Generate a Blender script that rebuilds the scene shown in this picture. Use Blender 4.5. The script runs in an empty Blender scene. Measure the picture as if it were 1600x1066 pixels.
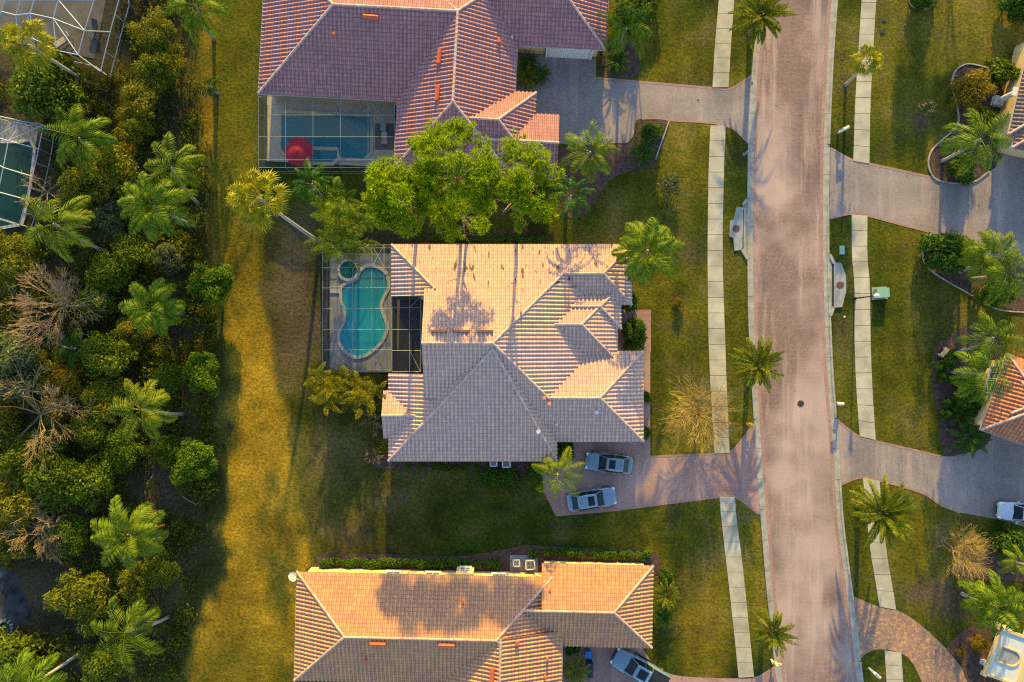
import bpy, math, random
import numpy as np
from mathutils import Vector, Matrix

C = bpy.context.scene.collection
R = math.radians
SC = bpy.context.scene

# ------------------------------------------------------------------ camera, sky, sun
CAMH = 68.27          # drone height; 24 mm lens, looking straight down
PX = 0.064            # metres on the ground per photo pixel (1600 px wide)
cam_d = bpy.data.cameras.new('camera'); cam = bpy.data.objects.new('camera', cam_d); C.objects.link(cam)
cam.location = (0, 0, CAMH); cam.rotation_euler = (0, 0, 0)
cam_d.lens = 24.0; cam_d.sensor_width = 36.0; cam_d.clip_start = 0.5; cam_d.clip_end = 3000
SC.camera = cam

SUN_EL, SUN_AZ = 15.5, 1.5
world = bpy.data.worlds.new('World'); SC.world = world; world.use_nodes = True
wn = world.node_tree.nodes; wl = world.node_tree.links
bg = wn['Background']
sky = wn.new('ShaderNodeTexSky'); sky.sky_type = 'NISHITA'; sky.sun_disc = False
sky.sun_elevation = R(SUN_EL); sky.sun_rotation = R(SUN_AZ)
sky.air_density = 1.0; sky.dust_density = 0.6; sky.ozone_density = 1.5
wl.new(sky.outputs['Color'], bg.inputs['Color']); bg.inputs['Strength'].default_value = 0.15
sun_d = bpy.data.lights.new('sun', 'SUN'); sun = bpy.data.objects.new('sun', sun_d); C.objects.link(sun)
sun_d.energy = 3.8; sun_d.angle = R(0.8); sun_d.color = (1.0, 0.68, 0.085)
sun.rotation_euler = (-R(90 - SUN_EL), 0, -R(SUN_AZ)); sun.location = (0, 60, 60)
SC.view_settings.view_transform = 'Standard'; SC.view_settings.look = 'None'
SC.view_settings.gamma = 1.0; SC.view_settings.use_curve_mapping = False
SC.view_settings.exposure = 1.6
SC.cycles.max_bounces = 5; SC.cycles.diffuse_bounces = 3; SC.cycles.transparent_max_bounces = 12
SC.cycles.use_denoising = False; SC.cycles.filter_width = 1.15; SC.cycles.sample_clamp_indirect = 4.0

# ------------------------------------------------------------------ helpers
def W(px, py, z=0.0):
    """photo pixel of the survey picture + height -> world point"""
    k = (CAMH - z) / CAMH * PX
    return Vector(((px - 800) * k, (533 - py) * k, z))

class MB:
    def __init__(s): s.v = []; s.f = []; s.uv = {}
    def vert(s, p): s.v.append((p[0], p[1], p[2])); return len(s.v) - 1
    def face(s, pts, uv=None):
        i0 = len(s.v); s.v.extend((p[0], p[1], p[2]) for p in pts)
        s.f.append(tuple(range(i0, i0 + len(pts))))
        if uv: s.uv[len(s.f) - 1] = uv
    def box(s, c, size, rz=0.0, taper=1.0):
        hx, hy, hz = size[0] / 2, size[1] / 2, size[2] / 2
        ca, sa = math.cos(rz), math.sin(rz); i0 = len(s.v)
        for dz, t in ((-hz, 1.0), (hz, taper)):
            for dx, dy in ((-hx, -hy), (hx, -hy), (hx, hy), (-hx, hy)):
                x, y = dx * t, dy * t
                s.v.append((c[0] + x * ca - y * sa, c[1] + x * sa + y * ca, c[2] + dz))
        for q in ((0, 3, 2, 1), (4, 5, 6, 7), (0, 1, 5, 4), (1, 2, 6, 5), (2, 3, 7, 6), (3, 0, 4, 7)):
            s.f.append(tuple(i0 + k for k in q))
    def tube(s, pts, rad, n=6, cap=True):
        pts = [Vector(p) for p in pts]; rings = []
        if not isinstance(rad, (list, tuple)): rad = [rad] * len(pts)
        for i, p in enumerate(pts):
            d = (pts[min(i + 1, len(pts) - 1)] - pts[max(i - 1, 0)])
            if d.length < 1e-9: d = Vector((0, 0, 1))
            d.normalize()
            a = d.cross(Vector((0, 0, 1)) if abs(d.z) < 0.95 else Vector((1, 0, 0))).normalized(); b = d.cross(a)
            i0 = len(s.v)
            for k in range(n):
                t = 2 * math.pi * k / n
                q = p + (a * math.cos(t) + b * math.sin(t)) * rad[i]
                s.v.append((q.x, q.y, q.z))
            rings.append(i0)
        for a0, b0 in zip(rings, rings[1:]):
            for k in range(n): s.f.append((a0 + k, a0 + (k + 1) % n, b0 + (k + 1) % n, b0 + k))
        if cap:
            s.f.append(tuple(rings[0] + k for k in reversed(range(n)))); s.f.append(tuple(rings[-1] + k for k in range(n)))
    def cyl(s, c, r, h, n=20, r2=None):
        r2 = r if r2 is None else r2; i0 = len(s.v)
        for z, rr in ((0, r), (h, r2)):
            for k in range(n):
                t = 2 * math.pi * k / n; s.v.append((c[0] + rr * math.cos(t), c[1] + rr * math.sin(t), c[2] + z))
        for k in range(n): s.f.append((i0 + k, i0 + (k + 1) % n, i0 + n + (k + 1) % n, i0 + n + k))
        s.f.append(tuple(i0 + n + k for k in range(n))); s.f.append(tuple(i0 + k for k in reversed(range(n))))
    def prism(s, pts, z0, z1):
        """polygon (ccw xy) extruded between z0 and z1"""
        n = len(pts); i0 = len(s.v)
        for p in pts: s.v.append((p[0], p[1], z0))
        for p in pts: s.v.append((p[0], p[1], z1))
        for k in range(n): s.f.append((i0 + k, i0 + (k + 1) % n, i0 + n + (k + 1) % n, i0 + n + k))
        s.f.append(tuple(i0 + n + k for k in range(n)))
    def build(s, name, mat, parent=None, loc=None, smooth=False):
        me = bpy.data.meshes.new(name); me.from_pydata(s.v, [], s.f)
        if s.uv:
            l = me.uv_layers.new(name='UVMap').data
            for fi, uvs in s.uv.items():
                st = me.polygons[fi].loop_start
                for k, q in enumerate(uvs): l[st + k].uv = q
        me.materials.append(mat)
        if smooth: me.polygons.foreach_set('use_smooth', [True] * len(me.polygons))
        me.update()
        o = bpy.data.objects.new(name, me); C.objects.link(o)
        if parent is not None: o.parent = parent
        if loc is not None: o.location = loc
        return o

def tag(o, label=None, cat=None, group=None, kind=None):
    if label: o['label'] = label
    if cat: o['category'] = cat
    if group: o['group'] = group
    if kind: o['kind'] = kind
    return o
def thing(name, label, cat, loc=(0, 0, 0), rz=0.0, group=None):
    o = bpy.data.objects.new(name, None); C.objects.link(o); o.location = loc; o.rotation_euler = (0, 0, rz)
    o.empty_display_size = 0.3
    return tag(o, label, cat, group)
def copy_tree(o, parent=None):
    c = o.copy(); C.objects.link(c); c.parent = parent
    for ch in list(o.children): copy_tree(ch, c)
    return c
def relabel(o, lab): o['label'] = lab; return o

def ccw(pts):
    a = sum(p[0] * q[1] - q[0] * p[1] for p, q in zip(pts, pts[1:] + pts[:1]))
    return pts if a > 0 else pts[::-1]
def smooth_line(pts, n=6, closed=False):
    P = [Vector((p[0], p[1])) for p in pts]; out = []; m = len(P)
    rng = range(m) if closed else range(m - 1)
    for i in rng:
        p1, p2 = P[i], P[(i + 1) % m]
        p0 = P[(i - 1) % m] if (closed or i > 0) else p1 * 2 - p2
        p3 = P[(i + 2) % m] if (closed or i + 2 < m) else p2 * 2 - p1
        for k in range(n):
            t = k / n
            q = 0.5 * ((2 * p1) + (p2 - p0) * t + (2 * p0 - 5 * p1 + 4 * p2 - p3) * t * t + (3 * p1 - p0 - 3 * p2 + p3) * t ** 3)
            out.append((q.x, q.y))
    if not closed: out.append((P[-1].x, P[-1].y))
    return out
def wline(pts, z=0.0): return [tuple(W(p[0], p[1], z)) for p in pts]
def offset(pts, d):
    """shift an open xy polyline sideways (left of travel is +)"""
    out = []
    for i, p in enumerate(pts):
        a = Vector(pts[max(i - 1, 0)][:2]); b = Vector(pts[min(i + 1, len(pts) - 1)][:2])
        t = (b - a).normalized(); out.append((p[0] - t.y * d, p[1] + t.x * d))
    return out
def sheet(name, pts, z, mat, kind='structure', thick=0.0):
    mb = MB(); pts = ccw([(p[0], p[1]) for p in pts])
    if thick: mb.prism(pts, z - thick, z)
    else: mb.face([(p[0], p[1], z) for p in pts])
    o = mb.build(name, mat)
    if kind: o['kind'] = kind
    return o
def ribbon(mb, line, prof, closed=False):
    """sweep a profile [(offset, z)] along an xy line"""
    rows = []
    n = len(line)
    for i in range(n):
        if closed: a, b = Vector(line[i - 1][:2]), Vector(line[(i + 1) % n][:2])
        else: a, b = Vector(line[max(i - 1, 0)][:2]), Vector(line[min(i + 1, n - 1)][:2])
        t = (b - a).normalized(); nx, ny = -t.y, t.x; i0 = len(mb.v)
        for d, z in prof: mb.v.append((line[i][0] + nx * d, line[i][1] + ny * d, z))
        rows.append(i0)
    m = len(prof)
    for k in range(n if closed else n - 1):
        a0, b0 = rows[k], rows[(k + 1) % n]
        for j in range(m - 1): mb.f.append((a0 + j, b0 + j, b0 + j + 1, a0 + j + 1))

# ------------------------------------------------------------------ materials
def new_mat(name):
    m = bpy.data.materials.new(name); m.use_nodes = True
    nt = m.node_tree; b = nt.nodes['Principled BSDF']
    return m, nt, b
def nd(nt, t, **kw):
    n = nt.nodes.new(t)
    for k, v in kw.items():
        if k.startswith('i_'): n.inputs[k[2:].replace('_', ' ')].default_value = v
        else: setattr(n, k, v)
    return n
def rgb(c): return (c[0], c[1], c[2], 1.0)
def mix(nt, fac, a, b, mode='MIX'):
    n = nt.nodes.new('ShaderNodeMix'); n.data_type = 'RGBA'; n.blend_type = mode
    for sock, v in ((n.inputs[0], fac), (n.inputs[6], a), (n.inputs[7], b)):
        if isinstance(v, bpy.types.NodeSocket): nt.links.new(v, sock)
        elif isinstance(v, (int, float)): sock.default_value = v
        else: sock.default_value = rgb(v)
    return n.outputs[2]
def math_n(nt, op, a, b=0.0, clamp=False):
    n = nt.nodes.new('ShaderNodeMath'); n.operation = op; n.use_clamp = clamp
    for sock, v in ((n.inputs[0], a), (n.inputs[1], b)):
        if isinstance(v, bpy.types.NodeSocket): nt.links.new(v, sock)
        else: sock.default_value = v
    return n.outputs[0]
def ramp(nt, fac, lo, hi):
    n = nt.nodes.new('ShaderNodeMapRange'); n.clamp = True
    nt.links.new(fac, n.inputs[0]); n.inputs[1].default_value = lo; n.inputs[2].default_value = hi
    return n.outputs[0]
def coords(nt, kind='Object'): return nt.nodes.new('ShaderNodeTexCoord').outputs[kind]
def noise(nt, vec, scale, detail=3.0, rough=0.55, out='Fac'):
    n = nt.nodes.new('ShaderNodeTexNoise'); n.inputs['Scale'].default_value = scale
    n.inputs['Detail'].default_value = detail; n.inputs['Roughness'].default_value = rough
    nt.links.new(vec, n.inputs['Vector']); return n.outputs[0 if out == 'Fac' else 1]
def bump(nt, b, h, strength, dist):
    n = nt.nodes.new('ShaderNodeBump'); n.inputs['Strength'].default_value = strength; n.inputs['Distance'].default_value = dist
    nt.links.new(h, n.inputs['Height']); nt.links.new(n.outputs[0], b.inputs['Normal'])

def plain(name, c, rough=0.6, var=0.15, scale=3.0, metal=0.0, spec=0.3, bstr=0.0, bscale=20.0, bdist=0.02):
    m, nt, b = new_mat(name); v = coords(nt)
    f = ramp(nt, noise(nt, v, scale, 4.0), 0.3, 0.7)
    col = mix(nt, f, [x * (1 - var) for x in c], [min(1, x * (1 + var)) for x in c])
    nt.links.new(col, b.inputs['Base Color']); b.inputs['Roughness'].default_value = rough
    b.inputs['Metallic'].default_value = metal; b.inputs['Specular IOR Level'].default_value = spec
    if bstr: bump(nt, b, noise(nt, v, bscale, 3.0), bstr, bdist)
    return m

def leaf_mat(name, c1, c2, c3=None, trans=0.35, rough=0.5):
    """c1..c2 vary leaf by leaf, c3 plant by plant"""
    m, nt, b = new_mat(name)
    geo = nt.nodes.new('ShaderNodeNewGeometry'); oi = nt.nodes.new('ShaderNodeObjectInfo')
    col = mix(nt, geo.outputs['Random Per Island'], c1, c2)
    if c3 is not None: col = mix(nt, math_n(nt, 'MULTIPLY', oi.outputs['Random'], 0.55), col, c3)
    nt.links.new(col, b.inputs['Base Color']); b.inputs['Roughness'].default_value = rough
    b.inputs['Specular IOR Level'].default_value = 0.08
    tr = nt.nodes.new('ShaderNodeBsdfTranslucent'); nt.links.new(mix(nt, 0.5, col, (c2[0] * 1.5, c2[1] * 1.5, c2[2])), tr.inputs['Color'])
    ms = nt.nodes.new('ShaderNodeMixShader'); ms.inputs[0].default_value = trans
    out = nt.nodes['Material Output']
    nt.links.new(b.outputs[0], ms.inputs[1]); nt.links.new(tr.outputs[0], ms.inputs[2]); nt.links.new(ms.outputs[0], out.inputs[0])
    return m

def paver_mat(name, c1, c2, mortar, bw, rh, stain, stain_amt, rot=0.0, blot=0.35, c3=None, rough=0.85, wear=0.0):
    m, nt, b = new_mat(name); v = coords(nt)
    mp = nt.nodes.new('ShaderNodeMapping'); mp.inputs['Rotation'].default_value = (0, 0, rot); nt.links.new(v, mp.inputs['Vector'])
    br = nt.nodes.new('ShaderNodeTexBrick'); nt.links.new(mp.outputs[0], br.inputs['Vector'])
    br.inputs['Color1'].default_value = rgb(c1); br.inputs['Color2'].default_value = rgb(c2); br.inputs['Mortar'].default_value = rgb(mortar)
    br.inputs['Scale'].default_value = 1.0; br.inputs['Brick Width'].default_value = bw; br.inputs['Row Height'].default_value = rh
    br.inputs['Mortar Size'].default_value = 0.014; br.inputs['Mortar Smooth'].default_value = 0.3
    col = br.outputs['Color']
    if c3 is not None:
        col = mix(nt, ramp(nt, noise(nt, v, 2.2, 2.0, 0.8), 0.52, 0.62), col, c3)
    g = ramp(nt, noise(nt, v, 3.6, 5.0, 0.85), 0.40, 0.64)
    col = mix(nt, math_n(nt, 'MULTIPLY', g, blot), col, stain)
    s = ramp(nt, noise(nt, v, 0.16, 6.0, 0.62), 0.46, 0.66)
    col = mix(nt, math_n(nt, 'MULTIPLY', s, stain_amt), col, stain)
    hl = ramp(nt, noise(nt, v, 0.35, 5.0, 0.6), 0.55, 0.75)
    col = mix(nt, math_n(nt, 'MULTIPLY', hl, 0.35), col, [min(1, x * 1.35) for x in c1])
    if wear:        # sun-bleached wheel tracks along the street, oil drips and dirt
        mw = nt.nodes.new('ShaderNodeMapping'); mw.inputs['Scale'].default_value = (0.55, 0.045, 1); nt.links.new(v, mw.inputs['Vector'])
        t_ = ramp(nt, noise(nt, mw.outputs[0], 1.0, 4.0, 0.7), 0.50, 0.68)
        col = mix(nt, math_n(nt, 'MULTIPLY', t_, wear), col, (0.55, 0.40, 0.34))
        t2 = ramp(nt, noise(nt, mw.outputs[0], 2.3, 4.0, 0.75), 0.56, 0.70)
        col = mix(nt, math_n(nt, 'MULTIPLY', t2, wear * .8), col, (0.12, 0.095, 0.09))
        d_ = ramp(nt, noise(nt, v, 1.3, 2.0, 0.5), 0.70, 0.74)
        col = mix(nt, math_n(nt, 'MULTIPLY', d_, 0.6), col, (0.06, 0.05, 0.05))
        bl = ramp(nt, noise(nt, v, 0.09, 3.0, 0.6), 0.45, 0.62)
        col = mix(nt, math_n(nt, 'MULTIPLY', bl, wear), col, (0.50, 0.37, 0.32))
    nt.links.new(col, b.inputs['Base Color']); b.inputs['Roughness'].default_value = rough; b.inputs['Specular IOR Level'].default_value = 0.2
    bump(nt, b, noise(nt, v, 9.0, 3.0, 0.7), 0.35, 0.03)
    return m

def tile_mat(name, c1, c2, stain, stain_amt, gap_shade, streak=0.0, zone=(16.0, 17.5)):
    m, nt, b = new_mat(name)
    uv = nt.nodes.new('ShaderNodeUVMap'); ob = coords(nt)
    sep = nt.nodes.new('ShaderNodeSeparateXYZ'); nt.links.new(uv.outputs[0], sep.inputs[0])
    fl = nt.nodes.new('ShaderNodeVectorMath'); fl.operation = 'FLOOR'; nt.links.new(uv.outputs[0], fl.inputs[0])
    wn_ = nt.nodes.new('ShaderNodeTexWhiteNoise'); wn_.noise_dimensions = '2D'; nt.links.new(fl.outputs[0], wn_.inputs['Vector'])
    col = mix(nt, wn_.outputs['Value'], c1, c2)
    s = ramp(nt, noise(nt, ob, 0.45, 6.0, 0.65), 0.42, 0.68)
    col = mix(nt, math_n(nt, 'MULTIPLY', s, stain_amt), col, stain)
    if streak:      # lichen streaks running down the pans
        mp = nt.nodes.new('ShaderNodeMapping'); mp.inputs['Scale'].default_value = (0.9, 0.22, 1); nt.links.new(uv.outputs[0], mp.inputs['Vector'])
        k = ramp(nt, noise(nt, mp.outputs[0], 1.0, 2.0, 0.5), 0.615, 0.65)
        so = nt.nodes.new('ShaderNodeSeparateXYZ'); nt.links.new(ob, so.inputs[0])
        k = math_n(nt, 'MULTIPLY', k, ramp(nt, so.outputs[1], zone[0], zone[1]))      # only near the damp upper eave
        k = math_n(nt, 'MULTIPLY', k, ramp(nt, noise(nt, ob, 0.25, 2.0), 0.40, 0.5))
        col = mix(nt, math_n(nt, 'MULTIPLY', k, streak), col, (0.05, 0.035, 0.015))
    fv = math_n(nt, 'FRACT', sep.outputs[1]); fu = math_n(nt, 'FRACT', sep.outputs[0])
    lap = math_n(nt, 'LESS_THAN', fv, 0.12)
    pan = math_n(nt, 'MAXIMUM', math_n(nt, 'GREATER_THAN', fu, 0.90), math_n(nt, 'LESS_THAN', math_n(nt, 'ABSOLUTE', math_n(nt, 'SUBTRACT', fu, 0.62)), 0.05))  # dark joint, plus the shadow at the roll's edge painted in
    d = math_n(nt, 'MAXIMUM', math_n(nt, 'MULTIPLY', lap, 0.50), math_n(nt, 'MULTIPLY', pan, 0.55))
    col = mix(nt, d, col, gap_shade)
    nt.links.new(col, b.inputs['Base Color']); b.inputs['Roughness'].default_value = 0.8; b.inputs['Specular IOR Level'].default_value = 0.2
    return m

def screen_mat(name, c, op):
    m, nt, b = new_mat(name)
    b.inputs['Base Color'].default_value = rgb(c); b.inputs['Roughness'].default_value = 0.7; b.inputs['Specular IOR Level'].default_value = 0.2
    tr = nt.nodes.new('ShaderNodeBsdfTransparent'); ms = nt.nodes.new('ShaderNodeMixShader'); ms.inputs[0].default_value = op
    nt.links.new(tr.outputs[0], ms.inputs[1]); nt.links.new(b.outputs[0], ms.inputs[2]); nt.links.new(ms.outputs[0], nt.nodes['Material Output'].inputs[0])
    return m

def water_mat(name, deep, shallow, axis_lo, axis_hi):
    m, nt, b = new_mat(name); v = coords(nt)
    sep = nt.nodes.new('ShaderNodeSeparateXYZ'); nt.links.new(v, sep.inputs[0])
    f = ramp(nt, sep.outputs[1], axis_hi, axis_lo)
    f = math_n(nt, 'ADD', f, math_n(nt, 'MULTIPLY', math_n(nt, 'SUBTRACT', noise(nt, v, 0.6, 3.0), 0.5), 0.7), True)
    nt.links.new(mix(nt, f, deep, shallow), b.inputs['Base Color']); b.inputs['Roughness'].default_value = 0.06
    b.inputs['Specular IOR Level'].default_value = 0.5
    bump(nt, b, noise(nt, v, 2.5, 2.0), 0.15, 0.02)
    return m

M = {}
M['pave_road'] = paver_mat('pave_road', (0.345, 0.205, 0.165), (0.235, 0.145, 0.125), (0.17, 0.115, 0.10), 0.26, 0.13, (0.125, 0.10, 0.095), 0.7, 0.0, 0.75, wear=0.6)
M['pave_border'] = paver_mat('pave_border', (0.42, 0.25, 0.21), (0.33, 0.20, 0.17), (0.22, 0.12, 0.10), 0.12, 0.24, (0.18, 0.12, 0.10), 0.4, 0.0, 0.3)
M['pave_grey'] = paver_mat('pave_grey', (0.30, 0.245, 0.225), (0.21, 0.18, 0.18), (0.15, 0.12, 0.11), 0.3, 0.15, (0.15, 0.135, 0.13), 0.55, 0.8, 0.55, wear=0.3)
M['pave_pink'] = paver_mat('pave_pink', (0.42, 0.21, 0.165), (0.29, 0.15, 0.13), (0.18, 0.11, 0.095), 0.30, 0.17, (0.20, 0.135, 0.12), 0.5, 0.05, 0.55, wear=0.3)
M['pave_mottled'] = paver_mat('pave_mottled', (0.40, 0.20, 0.13), (0.24, 0.15, 0.12), (0.15, 0.10, 0.08), 0.32, 0.2, (0.17, 0.13, 0.12), 0.4, 0.5, 0.35, (0.50, 0.33, 0.13))
M['walk'] = plain('walk_concrete', (0.37, 0.34, 0.26), 0.9, 0.30, 0.5, bstr=0.25, bscale=14)
M['kerb'] = plain('kerb_concrete', (0.30, 0.28, 0.24), 0.9, 0.28, 1.3, bstr=0.2)
M['concrete'] = plain('concrete', (0.23, 0.24, 0.24), 0.85, 0.3, 1.6, bstr=0.2)
M['iron'] = plain('cast_iron', (0.05, 0.045, 0.045), 0.6, 0.3, 9, metal=0.4)
M['iron_red'] = plain('rusty_iron', (0.10, 0.05, 0.05), 0.7, 0.3, 9)
M['ash'] = plain('ash_soil', (0.030, 0.034, 0.038), 0.95, 0.9, 0.7, bstr=0.5, bscale=4, bdist=0.08)
M['deck_dark'] = plain('deck_dark', (0.13, 0.12, 0.12), 0.85, 0.3, 0.6)
M['mulch'] = plain('mulch', (0.075, 0.045, 0.036), 0.95, 0.55, 2.6, bstr=0.8, bscale=6, bdist=0.08)
M['stucco'] = plain('stucco', (0.58, 0.42, 0.20), 0.9, 0.06, 2.0, bstr=0.1, bscale=30)
M['stucco_white'] = plain('stucco_white', (0.52, 0.53, 0.48), 0.85, 0.07, 2.0)
M['white'] = plain('white_paint', (0.60, 0.60, 0.58), 0.5, 0.05, 2.0)
M['alu'] = plain('white_aluminium', (0.34, 0.40, 0.44), 0.45, 0.06, 2.0)
M['alu_grey'] = plain('grey_aluminium', (0.19, 0.23, 0.26), 0.45, 0.08, 2.0)
M['bronze'] = plain('dark_aluminium', (0.10, 0.11, 0.12), 0.5, 0.1, 2.0)
M['gutter'] = plain('gutter', (0.45, 0.37, 0.33), 0.5, 0.08, 2.0)
M['deck'] = plain('pool_deck', (0.33, 0.315, 0.31), 0.85, 0.16, 1.0)
M['deck_cream'] = plain('deck_cream', (0.58, 0.50, 0.36), 0.85, 0.12, 1.0)
M['coping'] = plain('coping', (0.60, 0.56, 0.50), 0.7, 0.1, 3.0)
M['vent'] = plain('terracotta_vent', (0.50, 0.105, 0.045), 0.7, 0.2, 5.0)
M['vent_light'] = plain('salmon_vent', (0.62, 0.25, 0.13), 0.7, 0.2, 5.0)
M['lead'] = plain('lead_pipe', (0.5, 0.5, 0.52), 0.5, 0.2, 5.0)
M['cap'] = plain('ridge_tile', (0.44, 0.315, 0.28), 0.8, 0.3, 2.2)
M['cap_warm'] = plain('ridge_tile_warm', (0.50, 0.30, 0.225), 0.8, 0.3, 2.2)
M['tile_main'] = tile_mat('tile_main', (0.62, 0.405, 0.30), (0.51, 0.325, 0.265), (0.45, 0.285, 0.275), 0.35, (0.11, 0.075, 0.075), 0.85)
M['tile_top'] = tile_mat('tile_top', (0.45, 0.215, 0.20), (0.35, 0.165, 0.16), (0.27, 0.14, 0.145), 0.4, (0.075, 0.04, 0.04))
M['tile_low'] = tile_mat('tile_low', (0.58, 0.30, 0.135), (0.46, 0.225, 0.125), (0.32, 0.175, 0.15), 0.35, (0.10, 0.045, 0.04))
M['tile_brown'] = tile_mat('tile_brown', (0.30, 0.19, 0.13), (0.22, 0.14, 0.11), (0.15, 0.11, 0.10), 0.4, (0.06, 0.04, 0.035))
M['tile_orange'] = tile_mat('tile_orange', (0.55, 0.225, 0.10), (0.40, 0.15, 0.085), (0.26, 0.13, 0.11), 0.35, (0.10, 0.04, 0.03))
M['screen'] = screen_mat('insect_screen', (0.022, 0.028, 0.034), 0.34)
M['screen_dark'] = screen_mat('insect_screen_dense', (0.012, 0.013, 0.018), 0.72)
M['glass'] = plain('window_glass', (0.04, 0.07, 0.09), 0.08, 0.1, 2.0, spec=0.6)
M['car_glass'] = plain('car_glass', (0.006, 0.014, 0.017), 0.05, 0.1, 2.0, spec=0.35)
M['car_silver'] = plain('car_silver', (0.17, 0.225, 0.27), 0.3, 0.03, 0.5, metal=0.3, spec=0.5)
M['car_blue'] = plain('car_blue_silver', (0.17, 0.25, 0.32), 0.28, 0.03, 0.5, metal=0.3, spec=0.5)
M['car_white'] = plain('car_white', (0.40, 0.47, 0.52), 0.3, 0.03, 0.5, spec=0.5)
M['black'] = plain('black_plastic', (0.018, 0.019, 0.021), 0.5, 0.2, 3.0)
M['rubber'] = plain('tyre_rubber', (0.02, 0.02, 0.02), 0.85, 0.2, 6.0)
M['chrome'] = plain('bright_metal', (0.6, 0.6, 0.62), 0.25, 0.05, 3.0, metal=0.8)
M['lens'] = plain('lamp_lens', (0.75, 0.78, 0.8), 0.15, 0.05, 3.0, spec=0.6)
M['lens_red'] = plain('red_lens', (0.35, 0.02, 0.02), 0.2, 0.1, 3.0)
M['yellow'] = plain('yellow_paint', (0.78, 0.42, 0.045), 0.5, 0.08, 2.0)
M['green_box'] = plain('green_paint', (0.20, 0.36, 0.25), 0.5, 0.08, 2.0)
M['blue_bin'] = plain('blue_plastic', (0.02, 0.14, 0.42), 0.45, 0.1, 2.0)
M['navy_bin'] = plain('navy_plastic', (0.012, 0.03, 0.075), 0.45, 0.1, 2.0)
M['red_cloth'] = plain('red_canvas', (0.55, 0.012, 0.045), 0.75, 0.18, 2.0)
M['wood'] = plain('door_wood', (0.48, 0.22, 0.06), 0.5, 0.2, 3.0)
M['cushion'] = plain('cushion', (0.12, 0.12, 0.13), 0.9, 0.15, 3.0)
M['cream_cushion'] = plain('cream_cushion', (0.5, 0.45, 0.4), 0.9, 0.15, 3.0)
M['bark'] = plain('bark', (0.15, 0.10, 0.065), 0.95, 0.35, 5.0, bstr=0.6, bscale=9, bdist=0.04)
M['pine_bark'] = plain('pine_bark', (0.22, 0.13, 0.085), 0.95, 0.35, 5.0, bstr=0.6, bscale=9, bdist=0.05)
M['palm_bark'] = plain('palm_bark', (0.34, 0.30, 0.26), 0.9, 0.22, 4.0, bstr=0.3)
M['date_bark'] = plain('date_bark', (0.22, 0.16, 0.10), 0.95, 0.4, 6.0, bstr=0.7, bscale=8, bdist=0.06)
M['twig'] = plain('dry_twig', (0.26, 0.18, 0.08), 0.9, 0.25, 2.0)
M['twig_pale'] = plain('pale_twig', (0.25, 0.17, 0.10), 0.9, 0.3, 2.0)
M['twig_yellow'] = plain('yellow_twig', (0.36, 0.25, 0.08), 0.9, 0.25, 2.0)
M['queen'] = leaf_mat('queen_palm_leaf', (0.018, 0.070, 0.003), (0.135, 0.20, 0.008), (0.17, 0.19, 0.008), 0.2, 0.4)
M['queen_dark'] = leaf_mat('dark_palm_leaf', (0.015, 0.055, 0.005), (0.06, 0.13, 0.010), (0.03, 0.09, 0.012), 0.2, 0.4)
M['date'] = leaf_mat('date_palm_leaf', (0.022, 0.070, 0.004), (0.23, 0.22, 0.010), None, 0.2, 0.4)
M['fan'] = leaf_mat('fan_palm_leaf', (0.05, 0.11, 0.005), (0.26, 0.25, 0.010), (0.30, 0.26, 0.012), 0.25, 0.4)
M['areca'] = leaf_mat('clump_palm_leaf', (0.045, 0.085, 0.004), (0.33, 0.27, 0.010), None, 0.35, 0.4)
M['dead'] = leaf_mat('dead_frond', (0.36, 0.19, 0.06), (0.48, 0.27, 0.08), None, 0.2, 0.8)
M['pine'] = leaf_mat('pine_needles', (0.075, 0.175, 0.003), (0.37, 0.46, 0.006), None, 0.28, 0.55)
M['broad'] = leaf_mat('broad_leaf', (0.018, 0.055, 0.003), (0.13, 0.18, 0.006), (0.12, 0.125, 0.007), 0.22, 0.45)
M['broad_bright'] = leaf_mat('bright_leaf', (0.022, 0.075, 0.003), (0.14, 0.21, 0.006), None, 0.3, 0.42)
M['olive'] = leaf_mat('olive_leaf', (0.035, 0.06, 0.004), (0.20, 0.20, 0.010), (0.18, 0.16, 0.008), 0.22, 0.6)
M['grey_leaf'] = leaf_mat('grey_leaf', (0.06, 0.085, 0.03), (0.13, 0.15, 0.06), (0.08, 0.10, 0.04), 0.3, 0.6)
M['gold'] = leaf_mat('golden_leaf', (0.09, 0.075, 0.006), (0.24, 0.17, 0.010), (0.20, 0.15, 0.010), 0.3, 0.6)
M['under'] = leaf_mat('undergrowth', (0.025, 0.05, 0.004), (0.125, 0.125, 0.008), None, 0.25, 0.7)
M['hedge'] = leaf_mat('hedge_leaf', (0.025, 0.075, 0.006), (0.09, 0.15, 0.012), (0.05, 0.10, 0.01), 0.3, 0.5)
M['litter'] = leaf_mat('dry_litter', (0.16, 0.095, 0.045), (0.33, 0.20, 0.09), None, 0.15, 0.9)
M['flower'] = leaf_mat('pale_flower', (0.55, 0.50, 0.40), (0.70, 0.65, 0.5), None, 0.2, 0.7)

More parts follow.
